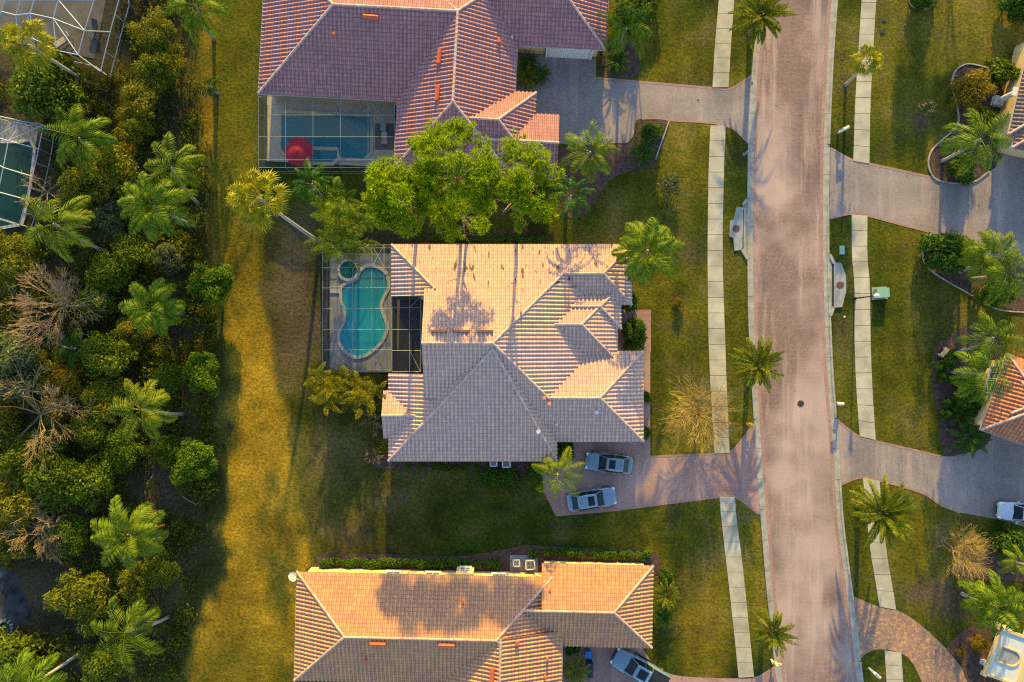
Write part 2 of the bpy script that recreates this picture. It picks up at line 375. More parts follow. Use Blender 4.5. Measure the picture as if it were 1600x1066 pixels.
# grass: turf type, sunlit gold and shade come from a painted attribute (R dry/golden, G bare earth, B tone)
def ground_mat():
    m, nt, b = new_mat('turf'); v = coords(nt)
    at = nt.nodes.new('ShaderNodeAttribute'); at.attribute_name = 'turf'
    sep = nt.nodes.new('ShaderNodeSeparateColor'); nt.links.new(at.outputs['Color'], sep.inputs[0])
    n1 = noise(nt, v, 3.2, 5.0, 0.78); n2 = noise(nt, v, 0.55, 4.0, 0.6)
    grain = ramp(nt, n1, 0.34, 0.66)
    green = mix(nt, grain, (0.008, 0.024, 0.002), (0.045, 0.081, 0.005))
    weed = ramp(nt, noise(nt, v, 1.1, 3.0, 0.7), 0.60, 0.68)
    green = mix(nt, math_n(nt, 'MULTIPLY', weed, 0.6), green, (0.028, 0.085, 0.006))
    thin = ramp(nt, noise(nt, v, 0.85, 4.0, 0.75), 0.60, 0.70)
    green = mix(nt, math_n(nt, 'MULTIPLY', thin, 0.55), green, (0.12, 0.085, 0.02))
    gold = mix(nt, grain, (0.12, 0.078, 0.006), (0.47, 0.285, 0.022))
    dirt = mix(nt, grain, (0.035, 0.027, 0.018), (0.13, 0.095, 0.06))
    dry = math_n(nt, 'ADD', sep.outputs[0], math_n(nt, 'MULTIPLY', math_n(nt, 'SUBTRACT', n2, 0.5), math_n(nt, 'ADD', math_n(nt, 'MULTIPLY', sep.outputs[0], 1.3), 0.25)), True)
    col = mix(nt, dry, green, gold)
    d2 = math_n(nt, 'ADD', sep.outputs[1], math_n(nt, 'MULTIPLY', math_n(nt, 'SUBTRACT', n2, 0.5), 0.6), True)
    d2 = math_n(nt, 'MULTIPLY', d2, ramp(nt, sep.outputs[1], 0.0, 0.08))
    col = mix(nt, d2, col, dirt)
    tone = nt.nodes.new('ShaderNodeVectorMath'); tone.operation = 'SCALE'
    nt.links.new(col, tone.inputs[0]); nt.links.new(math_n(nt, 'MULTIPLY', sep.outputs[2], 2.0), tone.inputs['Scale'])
    nt.links.new(tone.outputs[0], b.inputs['Base Color']); b.inputs['Roughness'].default_value = 0.95; b.inputs['Specular IOR Level'].default_value = 0.1
    bump(nt, b, n1, 0.9, 0.12)
    return m
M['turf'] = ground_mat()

# ------------------------------------------------------------------ the ground: one sheet to the horizon
rng = np.random.default_rng(7)
def vnoise(x, y, cell, seed):
    r = np.random.default_rng(seed); g = r.random((256, 256))
    u, v = x / cell + 500, y / cell + 500
    i, j = np.floor(u).astype(int), np.floor(v).astype(int); fu, fv = u - i, v - j
    fu = fu * fu * (3 - 2 * fu); fv = fv * fv * (3 - 2 * fv)
    a = g[i % 256, j % 256]; b_ = g[(i + 1) % 256, j % 256]; c = g[i % 256, (j + 1) % 256]; d = g[(i + 1) % 256, (j + 1) % 256]
    return (a * (1 - fu) + b_ * fu) * (1 - fv) + (c * (1 - fu) + d * fu) * fv
def sst(a, b, x):
    t = np.clip((x - a) / (b - a), 0, 1); return t * t * (3 - 2 * t)
def make_ground():
    xs = np.concatenate([[-900, -400, -180, -110, -80], np.arange(-62, 62.01, 0.28), [80, 110, 180, 400, 900]])
    ys = np.concatenate([[-900, -400, -180, -100, -65], np.arange(-44, 44.01, 0.28), [65, 100, 180, 400, 900]])
    X, Y = np.meshgrid(xs, ys); nx, ny = len(xs), len(ys)
    px, py = X / PX + 800, 533 - Y / PX
    n1 = vnoise(px, py, 46, 1); n2 = vnoise(px, py, 18, 2); n3 = vnoise(px, py, 120, 3)
    wob = (n1 - .5) * 34 + (n2 - .5) * 16
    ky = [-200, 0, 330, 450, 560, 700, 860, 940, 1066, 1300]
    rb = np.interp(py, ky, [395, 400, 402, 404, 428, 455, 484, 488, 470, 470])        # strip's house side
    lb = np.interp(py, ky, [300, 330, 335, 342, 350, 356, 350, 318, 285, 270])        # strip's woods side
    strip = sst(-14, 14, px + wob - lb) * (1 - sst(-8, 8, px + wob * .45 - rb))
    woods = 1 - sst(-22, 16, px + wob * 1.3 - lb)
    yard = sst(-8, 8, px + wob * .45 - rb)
    sun_gold = np.interp(py, ky, [.16, .18, .22, .50, .80, .76, .82, .70, .34, .3])
    dry = strip * sun_gold  # strip's warm sunlit colour painted in together with dry grass
    front = sst(900, 1000, px)
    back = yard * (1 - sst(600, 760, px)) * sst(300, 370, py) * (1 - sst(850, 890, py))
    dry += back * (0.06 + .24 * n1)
    dry += yard * front * (0.02 + 0.22 * n3 + .10 * n1)
    dry += yard * (1 - front) * (1 - np.clip(back, 0, 1)) * 0.10 * (1 - sst(700, 900, py)) 
    dry += sst(860, 930, py) * sst(1050, 1080, px) * (1 - sst(1120, 1150, px)) * .25
    patch = np.exp(-((px - 328) / 16) ** 2) * (1 - sst(215, 250, py)) + np.exp(-((px - 196) / 13) ** 2) * sst(70, 110, py) * (1 - sst(230, 270, py))  # streaks of sun through the trees, painted into the turf
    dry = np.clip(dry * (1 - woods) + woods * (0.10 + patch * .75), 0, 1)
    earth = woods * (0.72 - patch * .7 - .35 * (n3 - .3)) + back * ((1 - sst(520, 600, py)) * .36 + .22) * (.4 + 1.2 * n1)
    for cx, cy, rx, ry, a in ((1085, 395, 34, 22, .5), (1060, 470, 9, 9, .9), (1440, 925, 26, 16, .8), (1440, 190, 16, 18, .8), (1180, 500, 9, 40, .25),
                              (1318, 520, 12, 30, .55), (1320, 130, 14, 20, .6), (730, 372, 130, 9, .9), (250, 740, 40, 60, .4), (330, 650, 22, 40, .3),
                              (1485, 935, 34, 30, .9), (1470, 845, 18, 18, .5), (330, 148, 12, 12, .6), (1120, 850, 30, 14, .18), (1100, 815, 10, 6, .4)):
        earth += a * np.exp(-(((px - cx) / rx) ** 2 + ((py - cy) / ry) ** 2))
    earth *= 1 - .75 * woods * sst(-70, -8, px - lb)      # rank grass along the edge of the wood
    earth = np.clip(earth + sst(.62, .80, n1) * .16 * yard + sst(.66, .8, vnoise(px, py, 30, 8)) * .2 * yard, 0, 1)
    tone = 0.5 + (n1 - .5) * .26 + (n2 - .5) * .16 + (n3 - .5) * .20 + .035 * np.sin(px / 4.6 + 1.5 * n3) * front
    # mower tracks on the side lawn
    tone += sst(700, 800, px) * (1 - sst(1000, 1080, px)) * sst(735, 760, py) * (1 - sst(850, 880, py)) * .05 * np.sin(py / 5.2 + px / 90)
    tone -= woods * .10 + back * .07  # back lawn: cast shade without a caster, painted into the turf tone
    me = bpy.data.meshes.new('ground')
    idx = np.arange(nx * ny).reshape(ny, nx)
    co = np.stack([X, Y, np.zeros_like(X)], -1).reshape(-1, 3)
    f = np.stack([idx[:-1, :-1], idx[:-1, 1:], idx[1:, 1:], idx[1:, :-1]], -1).reshape(-1, 4)
    me.from_pydata(co.tolist(), [], f.tolist())
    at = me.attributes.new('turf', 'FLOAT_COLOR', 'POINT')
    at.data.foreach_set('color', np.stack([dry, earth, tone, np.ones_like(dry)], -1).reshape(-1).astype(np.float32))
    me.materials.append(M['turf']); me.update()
    o = bpy.data.objects.new('ground', me); C.objects.link(o); o['kind'] = 'structure'
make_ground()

# ------------------------------------------------------------------ road, kerbs, pavements, drives
KL = [(1203, -120), (1192, 0), (1182, 80), (1176, 160), (1173, 240), (1172, 320), (1172, 400), (1173, 480), (1176, 560), (1181, 640), (1186, 720), (1192, 800), (1200, 900), (1209, 990), (1218, 1066), (1232, 1180)]
KR = [(1316, -120), (1304, 0), (1297, 100), (1292.5, 200), (1291, 267), (1290.5, 400), (1294, 520), (1298, 600), (1304, 670), (1312, 800), (1320, 870), (1328.5, 935), (1337, 1000), (1344, 1066), (1358, 1180)]
kl = wline(smooth_line(KL, 5)); kr = wline(smooth_line(KR, 5))
kl = [(kl[0][0] + 40, 420)] + [(kl[0][0] + 12, 120)] + [k[:2] for k in kl] + [(kl[-1][0] + 12, -120), (kl[-1][0] + 60, -420)]
kr = [(kr[0][0] + 40, 420)] + [(kr[0][0] + 12, 120)] + [k[:2] for k in kr] + [(kr[-1][0] + 12, -120), (kr[-1][0] + 60, -420)]
sheet('road', offset(kl, 0.20) + offset(kr, -0.20)[::-1], 0.012, M['pave_road'])
for nm, ln, sgn in (('road_border', kl, 1), ('road_border', kr, -1)):
    mb = MB(); ribbon(mb, ln, [(sgn * .22, .016), (sgn * .62, .016)]); o = mb.build(nm, M['pave_border']); o['kind'] = 'structure'
def kerb(line, sgn, gaps):
    """kerb and gutter cut into 3 m lengths with a small joint; lower across the drives"""
    mb = MB(); L = [Vector(p[:2]) for p in line]; acc = [0]
    for a, b in zip(L, L[1:]): acc.append(acc[-1] + (b - a).length)
    def at(s):
        for i in range(len(acc) - 1):
            if s <= acc[i + 1]: return L[i].lerp(L[i + 1], (s - acc[i]) / (acc[i + 1] - acc[i]))
        return L[-1]
    s = 0.0
    while s < acc[-1] - .1:
        e = min(s + 3.05, acc[-1]); m = (s + e) / 2; p = at(m); py = 533 - p.y / PX
        if abs(p.y) < 75:
            low = any(a < py < b for a, b in gaps); h = .045 if low else .13
            pts = [at(s + .012), at(m), at(e - .012)]
            ribbon(mb, [(q.x, q.y) for q in pts], [(-sgn * .31, -.02), (-sgn * .30, h - .01), (-sgn * .13, h), (-sgn * .05, .03), (sgn * .30, .022), (sgn * .30, -.02)])
        s = e
    o = mb.build('kerb', M['kerb']); o['kind'] = 'structure'
kerb(kl, 1, ((120, 225), (668, 805), (1045, 1120))); kerb(kr, -1, ((232, 340), (655, 755), (932, 1025)))

def pavement(left, right, joint=1.55):
    """slabs laid end to end between two edge lines (photo pixels), each slab a little out of level"""
    rnd = random.Random(len(left) + int(left[0][1])); mb = MB()
    a = wline(smooth_line(left, 12)); b = wline(smooth_line(right, 12)); n = min(len(a), len(b))
    A = [Vector(p[:2]) for p in a]; B = [Vector(p[:2]) for p in b]
    acc = [0]
    for p, q in zip(A, A[1:]): acc.append(acc[-1] + (q - p).length)
    tot = acc[-1]; k = max(1, round(tot / joint))
    def at(P, s):
        for i in range(len(acc) - 1):
            if s <= acc[i + 1] + 1e-6: return P[i].lerp(P[i + 1], min(1, (s - acc[i]) / (acc[i + 1] - acc[i])))
        return P[-1]
    for i in range(k):
        s0, s1 = tot * i / k + .022, tot * (i + 1) / k - .022
        z = .05 + rnd.uniform(-.006, .006)
        mb.prism(ccw([tuple(at(A, s0)), tuple(at(B, s0)), tuple(at(B, s1)), tuple(at(A, s1))]), -.03, z)
    o = mb.build('pavement', M['walk']); o['kind'] = 'structure'
    bed = MB(); bed.face([(p.x, p.y, .02) for p in ([Vector(q) for q in ccw([tuple(x) for x in A] + [tuple(x) for x in B[::-1]])])])
    o = bed.build('pavement_bed', M['mulch']); o['kind'] = 'structure'
pavement([(1127, -70), (1123, 0), (1117, 70), (1113, 137)], [(1152, -70), (1147, 0), (1142, 70), (1138, 137)])
pavement([(1110, 196), (1107, 267), (1105.5, 400), (1107, 534), (1111, 620), (1116, 709)], [(1134, 196), (1131, 267), (1129, 400), (1133, 534), (1136, 620), (1140, 708)])
pavement([(1124, 776), (1127, 812), (1137, 900), (1146, 980), (1154, 1059)], [(1148, 776), (1151, 812), (1162, 900), (1170, 980), (1178, 1058)])
pavement([(1351, -70), (1346, 0), (1341, 80), (1336, 160), (1333, 252)], [(1375, -70), (1369, 0), (1364, 80), (1360, 160), (1358, 256)])
pavement([(1330.5, 335), (1331, 400), (1335, 450), (1335, 534), (1338, 610), (1343, 682)], [(1355, 337), (1355, 400), (1359, 450), (1360, 534), (1363, 610), (1368, 688)])
pavement([(1348, 746), (1353, 800), (1361, 870), (1368, 910), (1374, 948)], [(1374, 751), (1378, 800), (1386, 870), (1393, 910), (1400, 953)])
pavement([(1382, 1016), (1385, 1066), (1390, 1130)], [(1408, 1020), (1411, 1066), (1416, 1130)])

Z1 = 0.010
def drive(pts, mat, z=Z1, edge=None, name='driveway'):
    P = [tuple(W(*p)) for p in pts]; sheet(name, P, z, mat)
drive([(800, 84), (931, 84), (931, 121)] + smooth_line([(932, 121), (1000, 127), (1110, 137), (1142, 138), (1158, 130), (1180, 112)], 4) + [(1172, 230)] + smooth_line([(1168, 222), (1150, 205), (1134, 196), (1110, 194), (1045, 188), (1003, 186), (993, 192), (990, 210), (980, 223), (960, 224), (900, 228)], 4) + [(860, 222), (800, 200)], M['pave_grey'])
drive([(840, 660), (1004, 660), (1004, 690), (1015, 714), (1110, 710), (1141, 708), (1178, 664), (1190, 806), (1150, 777), (1122, 777), (1040, 787), (960, 797), (900, 802), (868, 806), (850, 770)], M['pave_pink'])
drive([(1296, 230), (1333, 251), (1358, 256), (1450, 276), (1500, 287), (1530, 280), (1555, 262), (1575, 225), (1800, 225), (1800, 520), (1600, 470), (1560, 430), (1512, 400), (1511, 380), (1500, 369), (1455, 363), (1355, 337), (1330, 334), (1296, 342)], M['pave_grey'])
drive([(1302, 652), (1343, 683), (1370, 690), (1470, 713), (1490, 713), (1530, 700), (1560, 660), (1800, 660), (1800, 860), (1600, 823), (1560, 812), (1500, 801)] + smooth_line([(1500, 801), (1470, 789), (1440, 770), (1410, 760), (1375, 751), (1345, 746), (1311, 760)], 3), M['pave_grey'])
drive([(1326, 929)] + smooth_line([(1334, 932), (1373, 948), (1400, 953), (1430, 970), (1470, 1005), (1500, 1040), (1515, 1066), (1540, 1130)], 4) + [(1460, 1130)] + smooth_line([(1450, 1090), (1436, 1056), (1424, 1034), (1408, 1021), (1382, 1015), (1362, 1017), (1348, 1026), (1338, 1040)], 4), M['pave_mottled'])
drive([(860, 985), (1000, 985)] + smooth_line([(1003, 1012), (1022, 1038), (1050, 1054), (1100, 1059), (1154, 1060), (1178, 1059), (1200, 1047), (1216, 1036)], 4) + [(1232, 1160), (860, 1160)], M['pave_pink'])
drive([(1005, 548), (1016, 548), (1016, 716), (1003, 716), (1003, 660)], M['pave_pink'], .014, name='footpath')
drive([(955, 484), (1017, 484), (1017, 550), (1004, 550), (955, 550)], M['pave_pink'], .018, name='footpath')
# pale soldier-course edges of the drives
def edge_course(pts, w=.22, z=.020, mat='pave_border'):
    mb = MB(); ribbon(mb, [p[:2] for p in wline(smooth_line(pts, 4))], [(-w / 2, z), (w / 2, z)])
    o = mb.build('driveway_edging', M[mat]); o['kind'] = 'structure'
edge_course([(1016, 714), (1110, 709.5), (1141, 707), (1174, 668)]); edge_course([(870, 805), (960, 797), (1040, 787), (1122, 777), (1150, 777), (1185, 803)])
edge_course([(1298, 341), (1330, 334), (1355, 337), (1455, 363), (1500, 369)]); edge_course([(1298, 232), (1333, 251), (1358, 256), (1450, 276), (1500, 287)])
edge_course([(1307, 656), (1343, 683), (1370, 690), (1470, 713)]); edge_course([(1312, 758), (1345, 746), (1375, 751), (1440, 770), (1470, 789), (1500, 801)])
edge_course([(932, 122), (1000, 128), (1110, 137.5), (1142, 138.5), (1176, 117)]); edge_course([(1170, 224), (1134, 196), (1045, 188), (1003, 186)])

def bed(pts, z=.030, closed_smooth=True, mat='mulch', n=5):
    P = smooth_line(pts, n, closed=True) if closed_smooth else pts
    sheet('planting_bed', [tuple(W(*p)) for p in P], z, M[mat])
def edging(pts, label, closed=False, n=6, h=.12, w=.13, mat='kerb'):
    mb = MB(); L = [p[:2] for p in wline(smooth_line(pts, n, closed))]
    ribbon(mb, L, [(-w / 2, 0), (-w / 2, h), (w / 2, h), (w / 2, 0)], closed)
    return tag(mb.build('bed_edging', M[mat]), label, 'edging', 'concrete edgings round planting beds')
bed([(945, 70), (960, 62), (990, 66), (1000, 95), (996, 120), (960, 122), (940, 118), (938, 90)])
bed([(1002, 188), (1040, 188), (1045, 200), (1030, 240), (1020, 262), (985, 268), (955, 280), (940, 300), (920, 330), (905, 340), (880, 330), (870, 240), (900, 232), (960, 226), (985, 222), (994, 205)])
bed([(1510, 100), (1490, 115), (1488, 135), (1496, 165), (1497, 190), (1480, 212), (1455, 235), (1450, 258), (1460, 278), (1495, 286), (1525, 280), (1555, 258), (1585, 210), (1590, 120), (1545, 104)])
bed([(1453, 366), (1442, 385), (1441, 405), (1455, 425), (1485, 443), (1520, 460), (1560, 478), (1620, 488), (1640, 440), (1600, 420), (1560, 405), (1512, 398), (1508, 380), (1498, 371)])
bed([(1480, 528), (1460, 545), (1455, 590), (1464, 640), (1470, 690), (1478, 712), (1500, 709), (1545, 690), (1560, 600), (1560, 520), (1520, 505)])
bed([(1420, -30), (1417, -5), (1425, 8), (1440, 15), (1455, 10), (1464, -5), (1462, -30)])
bed([(1570, -20), (1575, -2), (1590, 15), (1610, 32), (1640, 40), (1640, -30)])
bed([(495, 878), (500, 867), (600, 866), (720, 869), (800, 856), (830, 852), (930, 858), (1000, 858), (1030, 870), (1030, 885), (1015, 900), (800, 905), (495, 905)])
bed([(600, 712), (590, 730), (630, 734), (740, 735), (830, 745), (850, 735), (850, 715)])
bed([(1480, 1010), (1500, 1035), (1518, 1070), (1580, 1075), (1590, 1000), (1560, 960), (1520, 975)], mat='mulch')
bed([(1510, 865), (1490, 880), (1500, 900), (1620, 905), (1620, 840), (1560, 850)])
edging([(1543, 107), (1525, 102), (1508, 101), (1492, 112), (1487, 135), (1494, 160), (1497, 190), (1488, 205), (1468, 222), (1454, 238), (1450, 258), (1458, 277), (1472, 284), (1496, 287), (1522, 284), (1545, 268)], 'concrete edging round the golden shrub bed by the brown roofed house')
edging([(1455, 365), (1446, 378), (1441, 392), (1444, 410), (1458, 426), (1485, 443), (1515, 460), (1540, 475), (1565, 485), (1600, 488)], 'concrete edging of the long bed below the upper right driveway')
edging([(1478, 370), (1496, 376), (1509, 386), (1513, 400)], 'short concrete edging between leafy shrub and upper right driveway')
edging([(1418, -12), (1421, 5), (1432, 14), (1443, 15.5), (1456, 10), (1464, -4)], 'red brick edging round the small flower bed at the top', mat='pave_border')
edging([(1573, -5), (1583, 8), (1598, 22), (1612, 32)], 'dark edging curving through the top right corner')
edging([(1045, 190), (1038, 210), (1030, 232), (1024, 250)], 'pale edging between mulch and the front lawn below the grey driveway')

# ------------------------------------------------------------------ houses
PITCH = 0.42; EAVE = 3.0
class House:
    def __init__(s, name, label, pivot, rot, tile, cap='cap'):
        s.root = thing(name, label, 'house', tuple(W(pivot[0], pivot[1])), R(-rot)); s.rot = R(-rot)
        s.o = Vector(s.root.location); s.tiles = MB(); s.caps = []; s.walls = MB(); s.gut = []
        s.planes = []; s.tile, s.cap = tile, cap; s.roof = None
    def L(s, px, py, z=0.0):
        d = W(px, py, z) - s.o; c, n = math.cos(-s.rot), math.sin(-s.rot)
        return Vector((d.x * c - d.y * n, d.x * n + d.y * c, z))
    def Lg(s, gx, gy, z=0.0):       # from ground-plan pixels
        d = Vector(((gx - 800) * PX, (533 - gy) * PX, 0)) - s.o; c, n = math.cos(-s.rot), math.sin(-s.rot)
        return Vector((d.x * c - d.y * n, d.x * n + d.y * c, z))
    def plane(s, poly, pitch_m=0.38, course=0.37):
        """lay barrel tiles over one flat roof face (convex, any winding)"""
        P = [Vector(p) for p in poly]; n = Vector((0, 0, 0))
        for a, b in zip(P, P[1:] + P[:1]): n += a.cross(b)
        n.normalize()
        if n.z < 0: n = -n; P = P[::-1]
        s.planes.append((P, n))
        up = Vector((-n.x, -n.y, 0)).normalized(); v = (up - n * up.dot(n)).normalized(); u = v.cross(n).normalized()
        Q = [(p.dot(u), p.dot(v)) for p in P]; d0 = P[0].dot(n)
        s.tiles.face([p - n * .03 for p in P], [(0.4, 0.5)] * len(P))
        umin, umax = min(q[0] for q in Q), max(q[0] for q in Q)
        ev = min(q[1] for q in Q)
        def span(x):
            ys = []
            for (x0, y0), (x1, y1) in zip(Q, Q[1:] + Q[:1]):
                if (x0 <= x <= x1 or x1 <= x <= x0) and abs(x1 - x0) > 1e-9: ys.append(y0 + (y1 - y0) * (x - x0) / (x1 - x0))
            return (min(ys), max(ys)) if ys else None
        prof = [(0, .012), (.08, .055), (.20, .088), (.32, .094), (.44, .082), (.55, .045), (.64, .008), (.80, .0), (.93, .004), (1, .012)]
        T = s.tiles; k0 = math.floor(umin / pitch_m) - 1; k1 = math.ceil(umax / pitch_m) + 1
        rnd = random.Random(int(abs(d0) * 1000) + len(T.f))
        for k in range(k0, k1):
            for (t0, h0), (t1, h1) in zip(prof, prof[1:]):
                x0, x1 = (k + t0) * pitch_m, (k + t1) * pitch_m
                if x1 <= umin or x0 >= umax: continue
                x0c, x1c = max(x0, umin + 1e-5), min(x1, umax - 1e-5)
                a, b = span(x0c), span(x1c)
                if not a or not b: continue
                lo, hi = min(a[0], b[0]), max(a[1], b[1])
                j0, j1 = math.floor((lo - ev) / course), math.ceil((hi - ev) / course)
                for j in range(j0, j1):
                    va, vb = ev + j * course, ev + (j + 1) * course
                    pa0, pa1 = min(max(va, a[0]), a[1]), min(max(vb, a[0]), a[1])
                    pb0, pb1 = min(max(va, b[0]), b[1]), min(max(vb, b[0]), b[1])
                    if pa1 - pa0 < 1e-4 and pb1 - pb0 < 1e-4: continue
                    def pt(x, y, h):
                        lift = .03 * (1 - (y - va) / course)
                        return u * x + v * y + n * (d0 + h + lift)
                    T.face([pt(x0c, pa0, h0), pt(x1c, pb0, h1), pt(x1c, pb1, h1), pt(x0c, pa1, h0)],
                           [(k + t0 * .999, (pa0 - ev) / course), (k + t1 * .999, (pb0 - ev) / course), (k + t1 * .999, (pb1 - ev) / course - .001), (k + t0 * .999, (pa1 - ev) / course - .001)])
    def ridge(s, a, b, r=.135):
        """overlapping half-round cap tiles along a ridge or hip"""
        a, b = Vector(a), Vector(b); d = b - a; Ln = d.length; d.normalize()
        side = d.cross(Vector((0, 0, 1))).normalized(); upv = side.cross(d).normalized(); n = max(1, round(Ln / .42))
        mb = MB(); s.caps.append(mb)
        for i in range(n):
            p0 = a + d * (Ln * i / n); p1 = a + d * (Ln * (i + 1) / n + .05)
            r0, r1 = (r, r * .86) if a.z <= b.z else (r * .86, r)
            i0 = len(mb.v)
            for p, rr in ((p0, r0), (p1, r1)):
                for k in range(7):
                    t = math.pi * k / 6
                    q = p + side * (rr * math.cos(t)) + upv * (rr * .85 * math.sin(t) + .055)
                    mb.v.append(tuple(q))
            for k in range(6): mb.f.append((i0 + k, i0 + k + 1, i0 + 8 + k, i0 + 7 + k))
            mb.f.append(tuple(i0 + k for k in range(7)))
            mb.f.append(tuple(i0 + 7 + k for k in reversed(range(7))))
    def gutter(s, a, b):
        a, b = Vector(a), Vector(b); m = (a + b) / 2; d = b - a
        g = MB(); s.gut.append(g); g.box((m.x, m.y, EAVE - .07), (d.length + .08, .13, .16), math.atan2(d.y, d.x))
    def hip(s, x0, y0, x1, y1, axis='x', ends='hh', ze=EAVE, pitch=PITCH, skip='', gut='', wall=True, inset=.55):
        """hip/gable roof on a local rectangle; ends: kind at the low and high end of the ridge (h hip, g gable)"""
        half = (y1 - y0) / 2 if axis == 'x' else (x1 - x0) / 2; zr = ze + half * pitch
        if axis == 'x':
            ym = (y0 + y1) / 2; a = (x0 + (half if ends[0] == 'h' else 0), ym, zr); b = (x1 - (half if ends[1] == 'h' else 0), ym, zr)
        else:
            xm = (x0 + x1) / 2; a = (xm, y0 + (half if ends[0] == 'h' else 0), zr); b = (xm, y1 - (half if ends[1] == 'h' else 0), zr)
        sw, se, ne, nw = (x0, y0, ze), (x1, y0, ze), (x1, y1, ze), (x0, y1, ze)
        if axis == 'x': faces = {'S': [sw, se, b, a], 'N': [ne, nw, a, b], 'W': [nw, sw, a], 'E': [se, ne, b]}; lo, hi = ('W', (sw, nw), a), ('E', (se, ne), b)
        else: faces = {'W': [nw, sw, a, b], 'E': [se, ne, b, a], 'S': [sw, se, a], 'N': [ne, nw, b]}; lo, hi = ('S', (sw, se), a), ('N', (nw, ne), b)
        for (nm, cs, top), e in ((lo, ends[0]), (hi, ends[1])):
            if e == 'h':
                if nm not in skip:
                    s.plane(faces[nm])
                    for c in cs: s.ridge(c, top)
            else:
                if e == 'g': s.walls.face([cs[0], cs[1], top])
        for nm in faces:
            if nm in (lo[0], hi[0]) or nm in skip: continue
            s.plane(faces[nm])
        if (Vector(b) - Vector(a)).length > .2: s.ridge(a, b)
        ed = {'S': (sw, se), 'E': (se, ne), 'N': (ne, nw), 'W': (nw, sw)}
        for g in gut: s.gutter(*ed[g])
        if wall: s.wall(x0 + inset, y0 + inset, x1 - inset, y1 - inset, ze - .12)
        return a, b
    def wall(s, x0, y0, x1, y1, h): s.walls.prism([(x0, y0), (x1, y0), (x1, y1), (x0, y1)], -.05, h)
    def hit(s, px, py):
        """roof point seen at a photo pixel: highest plane met, in local space, with its normal"""
        o = Vector((0, 0, CAMH)); t = W(px, py, 0) - o; c, n_ = math.cos(-s.rot), math.sin(-s.rot)
        def tl(p): q = p - s.o; return Vector((q.x * c - q.y * n_, q.x * n_ + q.y * c, p.z))
        O = tl(o); D = tl(o + t) - O; best = None
        for P, n in s.planes:
            k = (P[0] - O).dot(n) / D.dot(n); q = O + D * k
            ins = all((b - a).cross(q - a).z > -1e-3 for a, b in zip(P, P[1:] + P[:1]))
            if ins and (best is None or k < best[0]): best = (k, q, n)
        return (best[1], best[2]) if best else (O + D * (1 - 4 / CAMH), Vector((0, 0, 1)))
    def finish(s, wallmat='stucco'):
        s.roof = s.tiles.build('roof', M[s.tile], s.root)
        for c in s.caps: c.build('ridge_cap', M[s.cap], s.roof)
        for g in s.gut: g.build('gutter', M['gutter'], s.roof)
        s.walls.build('wall', M[wallmat], s.root)
    def vent(s, px, py, ang=0.0, mat='vent', L=1.45, label=None):
        q, n = s.hit(px, py); mb = MB(); w, h = .42, .30
        d = Vector((math.cos(ang), math.sin(ang), 0)); d = (d - n * d.dot(n)).normalized(); t = n.cross(d)
        prof = [(-w / 2, 0), (-w / 2, h * .55), (-w * .25, h), (w * .25, h), (w / 2, h * .55), (w / 2, 0)]
        for e in (-1, 1):
            mb.face([q + d * (e * L / 2) + t * a + n * (b + .07) for a, b in (prof if e > 0 else prof[::-1])])
        for (a, b), (a2, b2) in zip(prof, prof[1:]):
            mb.face([q - d * L / 2 + t * a + n * (b + .07), q + d * L / 2 + t * a + n * (b + .07), q + d * L / 2 + t * a2 + n * (b2 + .07), q - d * L / 2 + t * a2 + n * (b2 + .07)])
        mb.tube([q - d * (L / 2 + .05) + n * .1, q + d * (L / 2 + .05) + n * .1], .07, 5)
        o = mb.build('roof_vent', M[mat], s.roof)
        if label: o['label'] = label
    def pipe(s, px, py, mat='vent', r=.10, h=.40):
        q, n = s.hit(px, py); mb = MB(); mb.cyl((q.x, q.y, q.z - .05), r * 1.7, .14, 10, r * 1.1); mb.cyl((q.x, q.y, q.z), r, h, 10); mb.cyl((q.x, q.y, q.z + h), r * 1.25, .06, 10)
        mb.build('vent_pipe', M[mat], s.roof)
def window(h, c, w, hgt, ang, mat='white'):
    """window set on a wall: frame with a mullion, glass behind; c = local centre on the wall, ang = outward direction"""
    d = Vector((math.cos(ang), math.sin(ang), 0)); t = Vector((-d.y, d.x, 0)); f = MB(); c = Vector(c)
    for k in (-1, 1):
        p = c + t * (k * w / 2); f.box((p.x + d.x * .04, p.y + d.y * .04, c.z), (.12, .08, hgt + .1), ang)
        f.box((c.x + d.x * .04, c.y + d.y * .04, c.z + k * hgt / 2), (.12, w + .1, .08), ang)
    f.box((c.x + d.x * .03, c.y + d.y * .03, c.z), (.08, .05, hgt), ang); f.box((c.x + d.x * .032, c.y + d.y * .032, c.z), (.08, w, .05), ang)
    f.box((c.x + d.x * .08, c.y + d.y * .08, c.z - hgt / 2 - .07), (.22, w + .25, .07), ang)
    o = f.build('window', M[mat], h.root)
    g = MB(); g.box((c.x + d.x * .012, c.y + d.y * .012, c.z), (.03, w - .04, hgt - .04), ang); g.build('pane', M['glass'], o)
def garage_door(h, x0, x1, y, hgt=2.25, n=4):
    mb = MB(); 
    for i in range(n): mb.box(((x0 + x1) / 2, y - .03, hgt * (i + .5) / n), (x1 - x0, .06, hgt / n - .02))
    o = mb.build('garage_door', M['white'], h.root); tr = MB()
    for x in (x0 - .12, x1 + .12): tr.box((x, y - .05, hgt / 2 + .05), (.2, .14, hgt + .1))
    tr.box(((x0 + x1) / 2, y - .05, hgt + .12), (x1 - x0 + .44, .14, .2)); tr.build('door_trim', M['white'], o)

